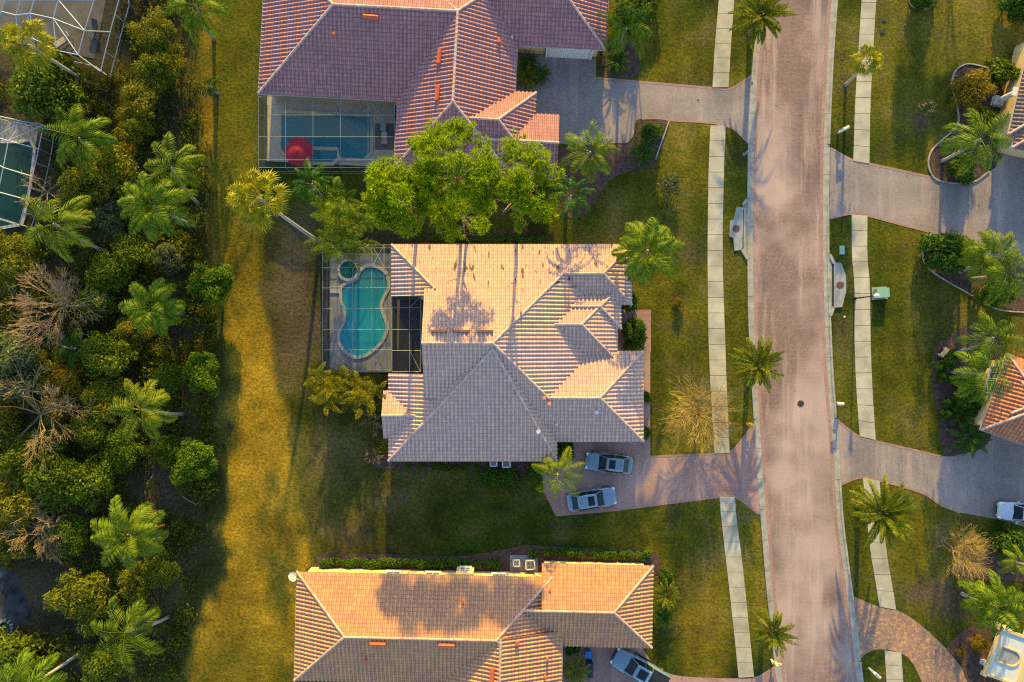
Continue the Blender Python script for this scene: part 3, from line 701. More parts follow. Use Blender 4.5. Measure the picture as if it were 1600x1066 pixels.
# --- the house in the middle
def house_main():
    h = House('house', 'middle house with pale mauve tiled hip roof, beside the kidney pool', (800, 720), 0.0, 'tile_main')
    U = PX * PITCH
    def G(x, y, zpx): return h.Lg(x, y, EAVE + zpx * U)         # zpx = run from the eave in ground pixels
    N0, S0, RY = 389, 683, 536
    h.plane([G(620, N0, 0), G(979, N0, 0), G(934, 434, 45), G(665, 434, 45)])
    h.plane([G(665, 434, 45), G(875, 434, 45), G(852, 457, 68), G(688, 457, 68)])
    h.plane([G(673, 457, 68), G(852, 457, 68), G(773, RY, 147), G(673, RY, 147)])
    h.plane([G(620, N0, 0), G(688, 457, 68), G(688, 466, 68), G(620, 466, 0)])                       # west hip end
    h.plane([G(979, N0, 0), G(979, 479, 0), G(934, 434, 45)]); h.plane([G(830, 479, 0), G(979, 479, 0), G(934, 434, 45), G(875, 434, 45)])
    h.plane([G(920, N0, 0), G(920, S0, 0), G(773, RY, 147)])                                          # big east face
    h.plane([G(673, RY, 147), G(773, RY, 147), G(852.6, 615.6, 67.4), G(673, 615.6, 67.4)])
    h.plane([G(690, 615.6, 67.4), G(928, 615.6, 67.4), G(996, S0, 0), G(690, S0, 0)])
    h.plane([G(996, 548, 0), G(800, 548, 0), G(852, 615.6, 67.4), G(928, 615.6, 67.4)]); h.plane([G(996, 548, 0), G(996, S0, 0), G(928, 615.6, 67.4)])
    ap = h.Lg(773, 544, 6.78)                                                                         # south-west wing, pyramid end
    za = lambda x: EAVE + (x - 615.5) / 157.5 * 3.78
    h.plane([h.Lg(615.5, 581, EAVE), h.Lg(615.5, 712, EAVE), ap, h.Lg(690, 581, za(690))])
    h.plane([h.Lg(615.5, 712, EAVE), h.Lg(867, 712, EAVE), ap]); h.plane([h.Lg(867, 712, EAVE), h.Lg(867, 600, EAVE), ap])
    for a, b in ((G(620, N0, 0), G(688, 457, 68)), (G(852.6, 615.6, 67.4), G(773, RY, 147)), (G(673, RY, 147), G(773, RY, 147)), (G(875, 434, 45), G(773, RY, 147)),
                 (G(875, 434, 45), G(934, 434, 45)), (G(979, N0, 0), G(934, 434, 45)), (G(979, 479, 0), G(934, 434, 45)), (G(852.6, 615.6, 67.4), G(928, 615.6, 67.4)),
                 (G(996, 548, 0), G(928, 615.6, 67.4)), (G(996, S0, 0), G(928, 615.6, 67.4)), (h.Lg(615.5, 712, EAVE), ap), (h.Lg(867, 712, EAVE), ap)): h.ridge(a, b)
    a, b = h.Lg(608, 678, 0), h.Lg(690, 607, 0); h.hip(a.x, a.y, b.x, b.y, ends='go', wall=True, inset=.4)
    a, b = h.Lg(790, 564.6, 0), h.Lg(957.7, 452.8, 0); h.hip(a.x, a.y, b.x, b.y, ends='oh')
    a, b = h.Lg(840, 514.8, 0), h.Lg(963, 449.5, 0); h.hip(a.x, a.y, b.x, b.y, ends='oh', wall=False)
    for p, q in (((620, N0), (979, N0)), ((690, S0), (996, S0)), ((615.5, 712), (867, 712)), ((996, 548), (996, S0))): h.gutter(h.Lg(*p, 0), h.Lg(*q, 0))
    for x0, y0, x1, y1 in ((628, 398, 970, 470), (675, 466, 950, 675), (630, 583, 860, 704), (850, 557, 988, 675)):
        a, b = h.Lg(x0, y1), h.Lg(x1, y0); h.wall(a.x, a.y, b.x, b.y, 2.86)
    # gable wall over the lanai and the wall under the north edge of the wing
    h.walls.face([h.Lg(676, 460, 0), h.Lg(676, 612, 0), h.Lg(676, 612, EAVE + 70 * U), h.Lg(676, RY, EAVE + 146 * U), h.Lg(676, 460, EAVE + 70 * U)])
    h.walls.face([h.Lg(622, 583, 0), h.Lg(690, 583, 0), h.Lg(690, 583, za(690) - .05), h.Lg(622, 583, za(622) - .05)])
    h.walls.face([h.Lg(625, 464, 0), h.Lg(680, 464, 0), h.Lg(680, 464, EAVE + 60 * U - .05), h.Lg(625, 464, EAVE + 3 * U)])
    h.walls.face([h.Lg(676, 614, 4.0), h.Lg(700, 614, 4.0), h.Lg(700, 614, EAVE + 67 * U), h.Lg(676, 614, EAVE + 67 * U)])
    h.finish()
    for x in (686, 722, 758): h.vent(x, 516.5, 0.0, 'vent_light')
    h.pipe(814, 489, 'vent', .09); h.pipe(850, 621, 'vent_light', .14, .3); h.pipe(858, 630, 'vent_light', .14, .3); h.pipe(932, 644, 'lead', .15, .2); h.pipe(869, 663, 'lead', .09, .3); h.pipe(841, 674, 'lead', .16, .3)
    mb = MB(); mb.box(tuple(h.Lg(953, 491, 1.05)), (.1, 1.9, 2.1)); mb.build('front_door', M['wood'], h.root)
    q = h.Lg(0, 676); a, b = h.Lg(900, 676), h.Lg(980, 676); garage_door(h, a.x, b.x, a.y)
    return h
HM = house_main()

# --- the house above (north), turned a little
def house_north():
    h = House('house', 'upper house with plum red tiled roof, rectangular pool and red parasol', (622, 158), 3.0, 'tile_top', 'cap')
    a = h.L(404, 146, EAVE); e = h.L(620, 158, EAVE)
    half = 7.5; yS = (a.y + e.y) / 2
    w0 = h.L(619, 200, EAVE).x; w1 = h.L(807, 100, EAVE).x; wm = (w0 + w1) / 2; hw = (w1 - w0) / 2
    h.hip(a.x, yS, wm, yS + 2 * half, ends='ho', pitch=.38, gut='SW')
    # south wing, ridge running north-south up to the main ridge
    h.hip(w0, h.L(690, 266, EAVE).y, w1, yS + half + hw, axis='y', ends='hh', pitch=half * .38 / hw, gut='WE')
    # garage wing to the right
    g0 = h.L(946, 78, EAVE); h.hip(w1 - 5, g0.y, g0.x, g0.y + 10.5, ends='oh', gut='SE')
    # front wings stepping towards the drive
    b0, b1 = h.L(700, 255, EAVE), h.L(838, 145, EAVE); h.hip(wm - 1, h.L(838, 257, EAVE).y, b1.x, b1.y, ends='oh', pitch=.60)
    c0, c1 = h.L(838, 279, EAVE), h.L(874, 180, EAVE); h.hip(b1.x - 4.5, h.L(872, 279, EAVE).y, c1.x, c1.y, ends='og')
    h.finish()
    h.vent(580, 27, R(-2), 'vent', 1.4); h.vent(688, 89, R(86), 'vent', 1.35); h.vent(685, 146, R(86), 'vent', 1.4)
    h.pipe(523, 54, 'vent', .13, .35); h.pipe(780, 66, 'vent', .15, .35); h.pipe(800, 60, 'lead', .08, .3)
    p = h.L(815, 84, 0); q = h.L(930, 90, 0); y = h.L(880, 78, EAVE).y + .55; garage_door(h, p.x + 2.6, q.x - .6, y)
    return h
HN = house_north()

# --- the house below (south)
def house_south():
    h = House('house', 'lower house with warm orange tiled roof and satellite dish at its corner', (845, 895), 1.3, 'tile_low', 'cap_warm')
    a = h.L(464, 893, EAVE); b = h.L(845, 901, EAVE); half = 5.2; yN = a.y
    jx = h.L(782, 1010, 5.2).x
    h.hip(a.x, yN - 2 * half, jx + half - .4, yN, ends='hh', gut='W')
    # the right-hand wing shares the long upper slope but its eave lies further out and lower
    ze = EAVE - .50; n0, n1 = h.L(1021, 1012, ze), h.L(1021, 877, ze); x0 = h.L(846, 900, ze).x; yl = yN + .50 / PITCH
    hf = (yl - n0.y) / 2; ym = (yl + n0.y) / 2; zr = ze + hf * PITCH + .05; xr = n1.x - hf; xl = jx - .4 + half - (yN - ym) + .1
    B = (xr, ym, zr); A2 = (xl, ym, zr); e0 = ze + .05
    h.plane([(x0, yl, e0), (n1.x, yl, e0), B, (x0, ym, zr)]); h.plane([(xl - 3.2, n0.y, e0), (n1.x, n0.y, e0), B, A2]); h.plane([(n1.x, n0.y, e0), (n1.x, yl, e0), B])
    h.ridge(A2, B); h.ridge((n1.x, yl, e0), B); h.ridge((n1.x, n0.y, e0), B); h.wall(x0 + .3, n0.y + .55, n1.x - .55, yl - .55, ze - .08)
    wx = h.L(878, 1030, EAVE).x; hw = wx - jx
    h.hip(jx - hw, yN - 24, wx, yN - half + .1, axis='y', ends='ho', pitch=half * PITCH / hw * .985, gut='E')
    bx0, bx1 = h.L(713, 892, 2).x, h.L(740, 892, 2).x; by = yN - .55
    h.walls.prism([(bx0, by - .2), (bx1, by - .2), (bx1, by + .62), (bx0, by + .62)], -.05, 2.8)
    h.finish()
    for x in (614, 676, 780): window(h, (h.L(x, 892, 1.6).x, by, 1.6), 1.35, 1.2, R(90))
    window(h, ((bx0 + bx1) / 2, by + .62, 1.7), 1.0, 1.1, R(90))
    h.vent(591, 1004, R(-1)); h.vent(698, 1006, R(-1)); h.vent(770, 1055, R(88))
    h.pipe(724, 938, 'vent', .10); h.pipe(769, 957, 'vent', .07); h.pipe(573, 1030, 'vent', .1); h.pipe(808, 1003, 'vent', .16, .3); h.pipe(855, 1027, 'vent', .1, .5); h.pipe(851, 1055, 'vent', .1, .5); h.pipe(859, 922, 'vent', .09, .2)
    return h
HS = house_south()

def house_east(label, pivot, rot, tile, spec, name='house', wallmat='stucco'):
    h = House(name, label, (800 + (pivot[0] - 800) * .956, 533 + (pivot[1] - 533) * .956), rot, tile)
    for s in spec: h.hip(*s[0], **s[1])
    h.finish(wallmat); return h
# upper right: brown roof, column porch
HE1 = house_east('upper right house with brown roof and white porch column, cut by the photo edge', (1597, 97), 13.0, 'tile_brown',
    [((.3, -7.0, 14, 3.5), dict(ends='hh', gut='W')), ((.9, -8.2, 8, -3.2), dict(ends='hh', gut='WS'))])
HE2 = house_east('right house with bright orange roof and blue paned windows beside round topiary', (1534, 667), 19.0, 'tile_orange',
    [((.0, -0.3, 14, 7.4), dict(ends='hh', gut='WS')), ((1.6, 2.0, 9, 5.2), dict(ends='hh', ze=EAVE + .75, wall=False))])
for yy in (5.6, 4.1): window(HE2, (.55, yy, 1.7), 1.25, 1.5, R(180))
HE3 = house_east('lower right house with white trim behind the cream entrance, cut by the photo edge', (1653, 905), 20.0, 'tile_brown',
    [((.6, -16.0, 12, -1.0), dict(ends='hh', axis='y', gut='W'))], wallmat='stucco_white')

# ------------------------------------------------------------------ plants: shared crown meshes
def frond(mb, az, el0, L, droop, leaf_len, n=22, leaf_w=.055, hang=.5, twist=0.0, stem=.022, base_r=.12, start=.16, rnd=random):
    """one pinnate frond: an arching midrib and two rows of leaflets"""
    ca, sa = math.cos(az), math.sin(az); pts = []; x, z = base_r, 0.0; el = el0; N = 14
    for i in range(N + 1):
        pts.append(Vector((ca * x, sa * x, z))); st = L / N
        x += math.cos(el) * st; z += math.sin(el) * st; el -= droop / N * (0.5 + i / N)
    side = Vector((-sa, ca, 0)); sw = rnd.uniform(-.3, .3)
    for i, p in enumerate(pts): p += side * (sw * (i / N) ** 2 * L * .35)
    mb.tube(pts, [stem * (1.15 - i / N) for i in range(N + 1)], 3, cap=False)
    for i in range(n):
        t = start + (1 - start) * (i + .5) / n; k = min(int(t * N), N - 1); f = t * N - k
        p = pts[k].lerp(pts[k + 1], f); d = (pts[k + 1] - pts[k]).normalized()
        ll = leaf_len * (math.sin(math.pi * (0.18 + 0.80 * t)) ** .7) * rnd.uniform(.85, 1.12)
        for s in (-1, 1):
            out = side * s; upn = out.cross(d) * s
            if upn.z < 0: upn = -upn
            h = hang * rnd.uniform(.6, 1.3)
            v = (out * .80 + d * (.45 + .35 * t) + Vector((0, 0, -h)) + upn * .12).normalized()
            wv = v.cross(upn).normalized() * (leaf_w / 2)
            m = p + v * (ll * .5) + upn * (ll * .06); e = p + v * ll + Vector((0, 0, -ll * .22 * hang))
            i0 = len(mb.v); mb.v.extend([tuple(p), tuple(m - wv), tuple(e), tuple(m + wv)]); mb.f.append((i0, i0 + 1, i0 + 2, i0 + 3))
def palm_mesh(seed, count, L, el_hi, el_lo, droop, leaf_len, **kw):
    r = random.Random(seed); mb = MB()
    for i in range(count):
        f = i / (count - 1); az = i * 2.39996 + r.uniform(-.25, .25); el = R(el_hi + (el_lo - el_hi) * f ** .85 + r.uniform(-7, 7))
        frond(mb, az, el, L * r.uniform(.82, 1.1) * (.8 + .2 * math.sin(math.pi * f)), droop * r.uniform(.8, 1.25), leaf_len, rnd=r, **kw)
    return mb
def fan_mesh(seed, n, pet, fr):
    r = random.Random(seed); mb = MB()
    for i in range(n):
        f = i / (n - 1); az = i * 2.39996 + r.uniform(-.3, .3); el = R(80 - 115 * f + r.uniform(-8, 8)); l = pet * r.uniform(.75, 1.15)
        d = Vector((math.cos(az) * math.cos(el), math.sin(az) * math.cos(el), math.sin(el))); s = Vector((-math.sin(az), math.cos(az), 0)); u = s.cross(d) * -1
        c = d * l; mb.tube([d * .1, d * l * .6 + Vector((0, 0, .04)), c], .018, 3, cap=False)
        nb = 19
        for k in range(nb):
            a = R(-125 + 250 * k / (nb - 1)); v = (d * math.cos(a) + s * math.sin(a)); rl = fr * (1 - .25 * abs(a) / R(125)) * r.uniform(.85, 1.1)
            tip = c + v * rl + Vector((0, 0, -r.uniform(.2, .6) * rl)); m = c + v * rl * .55 + u * .03 * (1 if k % 2 else -1); w = v.cross(u).normalized() * (fr * .065)
            i0 = len(mb.v); mb.v.extend([tuple(c), tuple(m - w), tuple(tip), tuple(m + w)]); mb.f.append((i0, i0 + 1, i0 + 2, i0 + 3))
    return mb
def clump_mesh(seed, stems, spread, L, leaf_len, tall=1.0):
    """several young palm stems rising from one root: fronds start from many points"""
    r = random.Random(seed); mb = MB()
    for i in range(stems):
        a = r.uniform(0, 6.28); d = spread * math.sqrt(r.random()); tmp = MB()
        for k in range(r.randint(4, 6)): frond(tmp, r.uniform(0, 6.28), R(r.uniform(35, 75)), L * r.uniform(.7, 1.1), R(r.uniform(60, 110)), leaf_len, n=13, leaf_w=.085, hang=.3, rnd=r)
        z = r.uniform(.6, 1.8) * tall; o = (d * math.cos(a), d * math.sin(a), z); i0 = len(mb.v)
        mb.v.extend((p[0] + o[0], p[1] + o[1], p[2] + o[2]) for p in tmp.v); mb.f.extend(tuple(q + i0 for q in f) for f in tmp.f)
    return mb
def leaves(mb, c, rad, n, size, r, flat=1.0, up=.5, elong=1.6):
    """n leaf quads scattered through a ball of radius rad round c, denser towards its skin"""
    for _ in range(n):
        while True:
            d = Vector((r.uniform(-1, 1), r.uniform(-1, 1), r.uniform(-1, 1)))
            if .05 < d.length < 1: break
        d = d.normalized() * (r.random() ** .45)
        p = Vector(c) + Vector((d.x * rad, d.y * rad, d.z * rad * flat))
        nn = (d.normalized() * .8 + Vector((r.uniform(-1, 1), r.uniform(-1, 1), r.uniform(-1, 1) + up))).normalized()
        t = nn.cross(Vector((r.uniform(-1, 1), r.uniform(-1, 1), r.uniform(-1, 1)))).normalized(); b_ = nn.cross(t)
        s = size * r.uniform(.6, 1.3); i0 = len(mb.v)
        mb.v.extend([tuple(p - t * s * .5 * elong), tuple(p + b_ * s * .42), tuple(p + t * s * .5 * elong), tuple(p - b_ * s * .42)]); mb.f.append((i0, i0 + 1, i0 + 2, i0 + 3))
def crown_mesh(seed, clumps, per, size, crad=.30, flat=.75, rmin=.3, lift=.0, elong=1.6):
    """unit crown: leaf clumps of unequal size on an uneven dome, gaps between them"""
    r = random.Random(seed); mb = MB(); lob = [(r.uniform(0, 6.28), r.uniform(.75, 1.15)) for _ in range(5)]
    for i in range(clumps):
        a = r.uniform(0, 6.28); u = r.uniform(-.25, 1); q = math.sqrt(max(0, 1 - u * u)); rr = r.uniform(rmin, .92)
        rr *= .8 + .2 * sum(w * math.cos(k_ * a + p) for k_, (p, w) in enumerate(lob, 1)) / 2
        c = (q * rr * math.cos(a), q * rr * math.sin(a), u * rr * flat + lift); k = r.uniform(.55, 1.25)
        leaves(mb, c, crad * k, int(per * k * k), size, r, .8, .6, elong)
    return mb
def needle_crown(seed, clumps, R0, flat):
    """pine crown: needle tufts standing on the ends of the twigs, gathered in plates"""
    r = random.Random(seed); mb = MB()
    for i in range(int(clumps * 1.55)):
        a = r.uniform(0, 6.28); q = math.sqrt(r.random()) * R0; z = (1 - (q / R0) ** 2) * flat * r.uniform(.5, 1.0) + r.uniform(-.25, .15) * flat
        cx, cy = q * math.cos(a), q * math.sin(a); cr = r.uniform(.5, 1.05)
        for _ in range(int(46 * cr)):
            while True:
                d = Vector((r.uniform(-1, 1), r.uniform(-1, 1), r.uniform(-.6, 1)))
                if d.length < 1: break
            p = Vector((cx, cy, z)) + Vector((d.x * cr, d.y * cr, d.z * cr * .55)); axis = (Vector((d.x, d.y, .55)) + Vector((r.uniform(-.3, .3), r.uniform(-.3, .3), .2))).normalized()
            for k in range(11):
                v = (axis * r.uniform(.25, 1.0) + Vector((r.uniform(-1, 1), r.uniform(-1, 1), r.uniform(-.7, 1)))).normalized(); l = r.uniform(.26, .46)
                w = v.cross(Vector((r.uniform(-1, 1), r.uniform(-1, 1), r.uniform(-1, 1)))).normalized() * .032
                i0 = len(mb.v); mb.v.extend([tuple(p - w), tuple(p + w), tuple(p + v * l)]); mb.f.append((i0, i0 + 1, i0 + 2))
    return mb
def twig_mesh(seed, n0, length, depth=4, r0=.05, spread=.7, up=.6, min_r=.014, lean=(0, 0), kids=3):
    """leafless crown: branches fork into finer and finer twigs"""
    r = random.Random(seed); mb = MB()
    def grow(p, d, l, rad, k):
        mid = p + d * l * .5 + Vector((r.uniform(-1, 1), r.uniform(-1, 1), r.uniform(-.6, .8))) * l * .09
        e = p + d * l + Vector((0, 0, -.04 * l)); mb.tube([p, mid, e], [rad, rad * .85, max(min_r, rad * .68)], 4 if k > 2 else 3, cap=False)
        if k == 0: return
        for i in range(r.randint(kids - 1, kids + 1)):
            v = (d + Vector((r.gauss(0, 1), r.gauss(0, 1), r.gauss(.1, .7))) * spread * .62).normalized()
            grow(p.lerp(e, r.uniform(.45, 1.0)) if i else e, v, l * r.uniform(.55, .85), max(min_r, rad * .62), k - 1)
    for i in range(n0):
        a = i * 2.39996 + r.uniform(-.3, .3); el = R(r.uniform(15, 80)) * up + R(8)
        d = Vector((math.cos(a) * math.cos(el) + lean[0], math.sin(a) * math.cos(el) + lean[1], math.sin(el))).normalized()
        grow(Vector((0, 0, 0)), d, length * r.uniform(.75, 1.15), r0 * r.uniform(.7, 1.2), depth)
    return mb

ME = {}
def reg(key, mb, mat, smooth=False):
    me = bpy.data.meshes.new(key); me.from_pydata(mb.v, [], mb.f); me.materials.append(M[mat]); me.update(); ME[key] = me
reg('queen0', palm_mesh(1, 17, 3.1, 72, -28, R(95), .80, n=22, leaf_w=.075, hang=.55), 'queen')
reg('queen1', palm_mesh(2, 14, 3.2, 68, -30, R(105), .84, n=22, leaf_w=.075, hang=.6), 'queen')
reg('queen2', palm_mesh(3, 23, 3.0, 75, -35, R(90), .78, n=28, leaf_w=.085, hang=.5), 'queen')
reg('queen_dark', palm_mesh(4, 13, 2.6, 62, -5, R(85), .50, n=20, leaf_w=.09, hang=.4), 'queen_dark')
reg('date0', palm_mesh(5, 46, 3.0, 80, -15, R(58), .42, n=34, leaf_w=.075, hang=.25, stem=.035), 'date')
reg('date1', palm_mesh(6, 42, 3.1, 80, -12, R(52), .42, n=34, leaf_w=.075, hang=.25, stem=.035), 'date')
reg('sago0', palm_mesh(7, 34, 1.55, 78, 0, R(70), .24, n=20, leaf_w=.045, hang=.15, stem=.02), 'date')
reg('sago1', palm_mesh(8, 30, 1.5, 75, 2, R(72), .24, n=20, leaf_w=.045, hang=.15, stem=.02), 'queen_dark')
reg('fan0', fan_mesh(9, 20, 1.0, .85), 'fan'); reg('fan1', fan_mesh(10, 23, 1.2, .85), 'fan')
reg('clump0', clump_mesh(11, 15, 1.8, 1.9, .42, 2.4), 'areca'); reg('clump1', clump_mesh(12, 16, 2.0, 2.1, .45, 2.6), 'areca'); reg('clump2', clump_mesh(14, 22, 2.1, 2.1, .5, 3.2), 'queen')
def dead_mesh(seed, n):
    r = random.Random(seed); mb = MB()
    for i in range(n): frond(mb, r.uniform(0, 6.28), R(r.uniform(-25, 5)), 2.3, R(70), .28, n=14, leaf_w=.06, hang=1.2, rnd=r)
    return mb
reg('dead0', dead_mesh(13, 2), 'dead'); reg('dead1', dead_mesh(14, 3), 'dead')
reg('broad0', crown_mesh(21, 58, 210, .058), 'broad'); reg('broad1', crown_mesh(22, 52, 210, .06, crad=.30), 'broad')
reg('bright0', crown_mesh(23, 66, 190, .062, crad=.25, flat=.7), 'broad_bright'); reg('bright1', crown_mesh(24, 62, 190, .064, crad=.26, flat=.7), 'broad_bright')
reg('olive0', crown_mesh(25, 50, 190, .05, crad=.30, flat=.9, elong=2.4), 'olive'); reg('olive1', crown_mesh(26, 46, 190, .052, crad=.30, flat=.9, elong=2.4), 'olive')
reg('grey0', crown_mesh(27, 44, 170, .055, crad=.32, flat=.8, elong=2.6), 'grey_leaf'); reg('gold0', crown_mesh(28, 34, 150, .05, crad=.32, flat=.8, elong=2.4), 'gold')
reg('ball', crown_mesh(29, 70, 120, .12, crad=.22, flat=.95, rmin=.75), 'hedge'); reg('sparse', crown_mesh(30, 26, 38, .085, crad=.3, flat=.8), 'grey_leaf')
reg('shrub0', crown_mesh(31, 34, 150, .105, crad=.36, flat=.8), 'hedge'); reg('shrub1', crown_mesh(32, 32, 150, .11, crad=.36, flat=.8), 'broad')
def place(key, parent, loc, sc=1.0, rz=0.0, name='crown', mat=None):
    o = bpy.data.objects.new(name, ME[key]); C.objects.link(o); o.parent = parent; o.location = loc
    o.scale = sc if isinstance(sc, tuple) else (sc, sc, sc); o.rotation_euler = (0, 0, rz)
    return o
RND = random.Random(77)
def bend(a, b, k, n=7, sag=.12):
    """trunk line from base a to top b, leaving the ground more upright or more slanted by k"""
    out = []
    for i in range(n + 1):
        t = i / n; p = a.lerp(b, t); w = t + k * sag * math.sin(math.pi * t); q = a.lerp(b, w); out.append(Vector((q.x, q.y, p.z)))
    return out
def palm(kind, crown, h, label, base=None, sc=1.0, rz=None, key=None, group=None, dead=None, cat='palm tree', name='palm_tree', rad=.17, bark='palm_bark'):
    top = W(crown[0], crown[1], h)
    bs = W(base[0], base[1]) if base else Vector((top.x + RND.uniform(-.3, .3), top.y + RND.uniform(-.3, .3), 0))
    t = thing(name, label, cat, tuple(bs), 0, group); e = top - bs
    mb = MB(); mb.tube(bend(Vector((0, 0, -.1)), e, -1), [rad * 1.35] + [rad * (1.0 - .3 * i / 7) for i in range(1, 8)], 9)
    if kind in ('queen', 'date'): mb.tube([e - Vector((0, 0, .1)), e + Vector((0, 0, .12))], [rad * .8, rad * .3], 8)
    mb.build('trunk', M[bark], t, smooth=True)
    place(key, t, tuple(e + Vector((0, 0, .15))), sc, RND.uniform(0, 6.28) if rz is None else rz)
    if dead: place(dead, t, tuple(e + Vector((0, 0, -.1))), sc, RND.uniform(0, 6.28) if rz is None else rz, 'dead_frond')
    return t
def branches(seed, h, top_r, n=6, r0=.14, bark='bark'):
    r = random.Random(seed); mb = MB(); mb.tube([(0, 0, -.1), (r.uniform(-.1, .1), r.uniform(-.1, .1), h * .3), (r.uniform(-.2, .2), r.uniform(-.2, .2), h * .62)], [r0 * 1.3, r0, r0 * .75], 7)
    for i in range(n):
        a = i * 6.28 / n + r.uniform(-.3, .3); q = top_r * r.uniform(.55, .85); s = Vector((0, 0, h * r.uniform(.3, .6)))
        e = Vector((q * math.cos(a), q * math.sin(a), h * r.uniform(.75, 1.05))); m = s.lerp(e, .5) + Vector((0, 0, .1 * h))
        mb.tube([s, m, e], [r0 * .6, r0 * .4, r0 * .15], 5); 
        for k in range(2): mb.tube([m, m.lerp(e, .5) + Vector((r.uniform(-.4, .4), r.uniform(-.4, .4), .3)) * top_r * .4], [r0 * .3, r0 * .1], 4)
    return mb
def tree(key, pos, h, rad, label, cat='tree', name='tree', group=None, flat=1.0, r0=.13, rz=None, low=.62, stem_name='trunk'):
    """pos = photo pixel of the crown's middle; h = height of the crown's middle"""
    top = W(pos[0], pos[1], h); t = thing(name, label, cat, (top.x, top.y, 0), 0, group)
    seed = int(pos[0] * 7 + pos[1]); branches(seed, h, rad * .75, r0=r0).build(stem_name, M['bark'], t, smooth=True)
    place(key, t, (0, 0, h), (rad, rad, rad * flat), RND.uniform(0, 6.28) if rz is None else rz)
    return t
def shrub(key, pos, rad, label, h=None, cat='shrub', name='shrub', group=None, flat=1.0):
    h = rad * .45 if h is None else h
    return tree(key, pos, h, rad, label, cat, name, group, flat, r0=max(.03, rad * .05), stem_name='stem')

# --- palms of the wood on the left
WP = 'palms in the wood on the left'
for kind, key, cr, h, base, sc, dead, lab in (
    ('fan', 'fan1', (45, 70), 8.2, (142, 133), 1.25, None, 'fan palm with a long slanting bare trunk, below the top left pool screen'),
    ('queen', 'queen0', (124, 216), 6.0, (150, 236), .98, None, 'feathery palm beside the corner of the smaller white pool screen'),
    ('queen', 'queen1', (84, 350), 8.0, (172, 396), 1.0, 'dead0', 'feathery palm leaning over the edge of the smaller pool screen, trunk slanting right'),
    ('queen', 'queen2', (240, 322), 7.0, (309, 356), 1.05, None, 'full feathery palm with a pale trunk showing at its right, upper middle of the wood'),
    ('queen', 'queen1', (268, 262), 6.6, (309, 318), .86, None, 'smaller feathery palm just above the full one with the pale trunk'),
    ('queen', 'queen2', (238, 480), 5.6, (286, 492), .93, 'dead0', 'feathery palm with one orange dead frond, left of the uppermost round bright green tree'),
    ('queen', 'queen0', (222, 640), 6.6, (287, 647), .92, 'dead1', 'feathery palm with three brown dead fronds and a white trunk at its right'),
    ('queen', 'queen2', (200, 836), 6.4, (252, 842), 1.08, 'dead0', 'largest feathery palm of the lower wood, brown dead fronds hanging right'),
    ('queen', 'queen1', (196, 988), 6.6, (264, 964), 1.0, None, 'feathery palm with open drooping fronds above a bare patch, trunk showing upper right'),
    ('queen', 'queen0', (38, 1078), 7.6, (131, 1017), 1.0, None, 'palm in the bottom left corner with a long slanting trunk'),
    ('queen', 'queen1', (306, 8), 6.4, (334, 62), .95, None, 'palm at the top edge with two long fronds over golden grass'),
    ('queen', 'queen_dark', (118, 545), 2.6, (96, 542), .8, None, 'low dark palm half hidden in the middle of the wood'),
    ('queen', 'queen_dark', (326, 136), 2.0, None, .42, None, 'tiny thin palm standing in golden grass')):
    palm(kind, cr, h, lab, base, sc * (1.25 if kind == 'queen' else 1.0), None, key, WP, dead)
palm('fan', (402, 308), 8.6, 'yellowish fan palm with a long pale trunk, leaning across the strip beside the pool screen', (500, 379), 1.45, None, 'fan1', None, rad=.2)

# --- palms of the gardens
palm('queen', (1012, 392), 6.2, 'large feathery palm at the front corner of the middle house', (986, 412), 1.32, .5, 'queen2', rad=.2)
palm('queen', (872, 742), 4.2, 'yellow green feathery palm overhanging the two silver cars', (868, 736), .95, 1.9, 'queen1')
palm('queen', (922, 238), 5.0, 'feathery palm at the corner of the upper house below its grey driveway', (906, 262), 1.08, None, 'queen0')
palm('queen', (892, 306), 5.6, 'dark feathery palm between the pine and the front lawn', (884, 330), 1.02, None, 'queen_dark')
palm('queen', (979, 44), 4.6, 'feathery palm beside the garage of the upper house', (968, 66), 1.06, None, 'queen1')
palm('queen', (488, 288), 6.4, 'dark feathery palm below the red parasol', (502, 306), 1.05, .2, 'queen_dark')
palm('queen', (1532, 218), 6.0, 'feathery palm before the brown roofed house, pale slanting trunk', (1472, 252), 1.20, None, 'queen0')
palm('queen', (1548, 398), 4.6, 'upper palm of the pair beside the dark leafy shrub on the right', (1500, 425), 1.08, None, 'queen2')
palm('queen', (1572, 430), 5.0, 'lower palm of the pair beside the dark leafy shrub on the right', (1515, 436), 1.14, None, 'queen1')
palm('queen', (1552, 528), 5.0, 'palm above the orange roofed house, upper of its two leaning palms', (1500, 549), 1.02, None, 'queen1')
palm('queen', (1536, 586), 5.2, 'palm overhanging the edge of the orange roof, pale trunk between topiary balls', (1481, 581), 1.14, None, 'queen0')
palm('queen', (1556, 948), 5.4, 'palm behind the cream entrance in the lower right, slanting brown trunk', (1503, 928), 1.14, None, 'queen2')
palm('queen', (1590, 880), 4.6, 'palm at the right edge beside the bare shrub', (1610, 880), .6, None, 'queen1')
DG = 'stout palms along the street'
palm('date', (1187, 26), 3.6, 'stout street palm at the top beside the road', (1172, 52), 1.02, None, 'date0', DG, rad=.30, bark='date_bark')
palm('date', (1182, 568), 3.2, 'stout street palm opposite the orange roofed house, beside the pavement', (1168, 567), .95, None, 'date1', DG, rad=.30, bark='date_bark')
palm('date', (1206, 986), 2.6, 'stout street palm at the bottom beside the lower driveway', (1190, 972), .78, None, 'date1', DG, rad=.28, bark='date_bark')
palm('date', (1376, 801), 4.0, 'stout street palm on the right, its crown over the pavement', (1340, 788), 1.15, None, 'date0', DG, rad=.30, bark='date_bark')
palm('fan', (1355, 96), 4.2, 'small fan palm beside the upper right pavement', (1321, 133), .92, None, 'fan0', rad=.16)
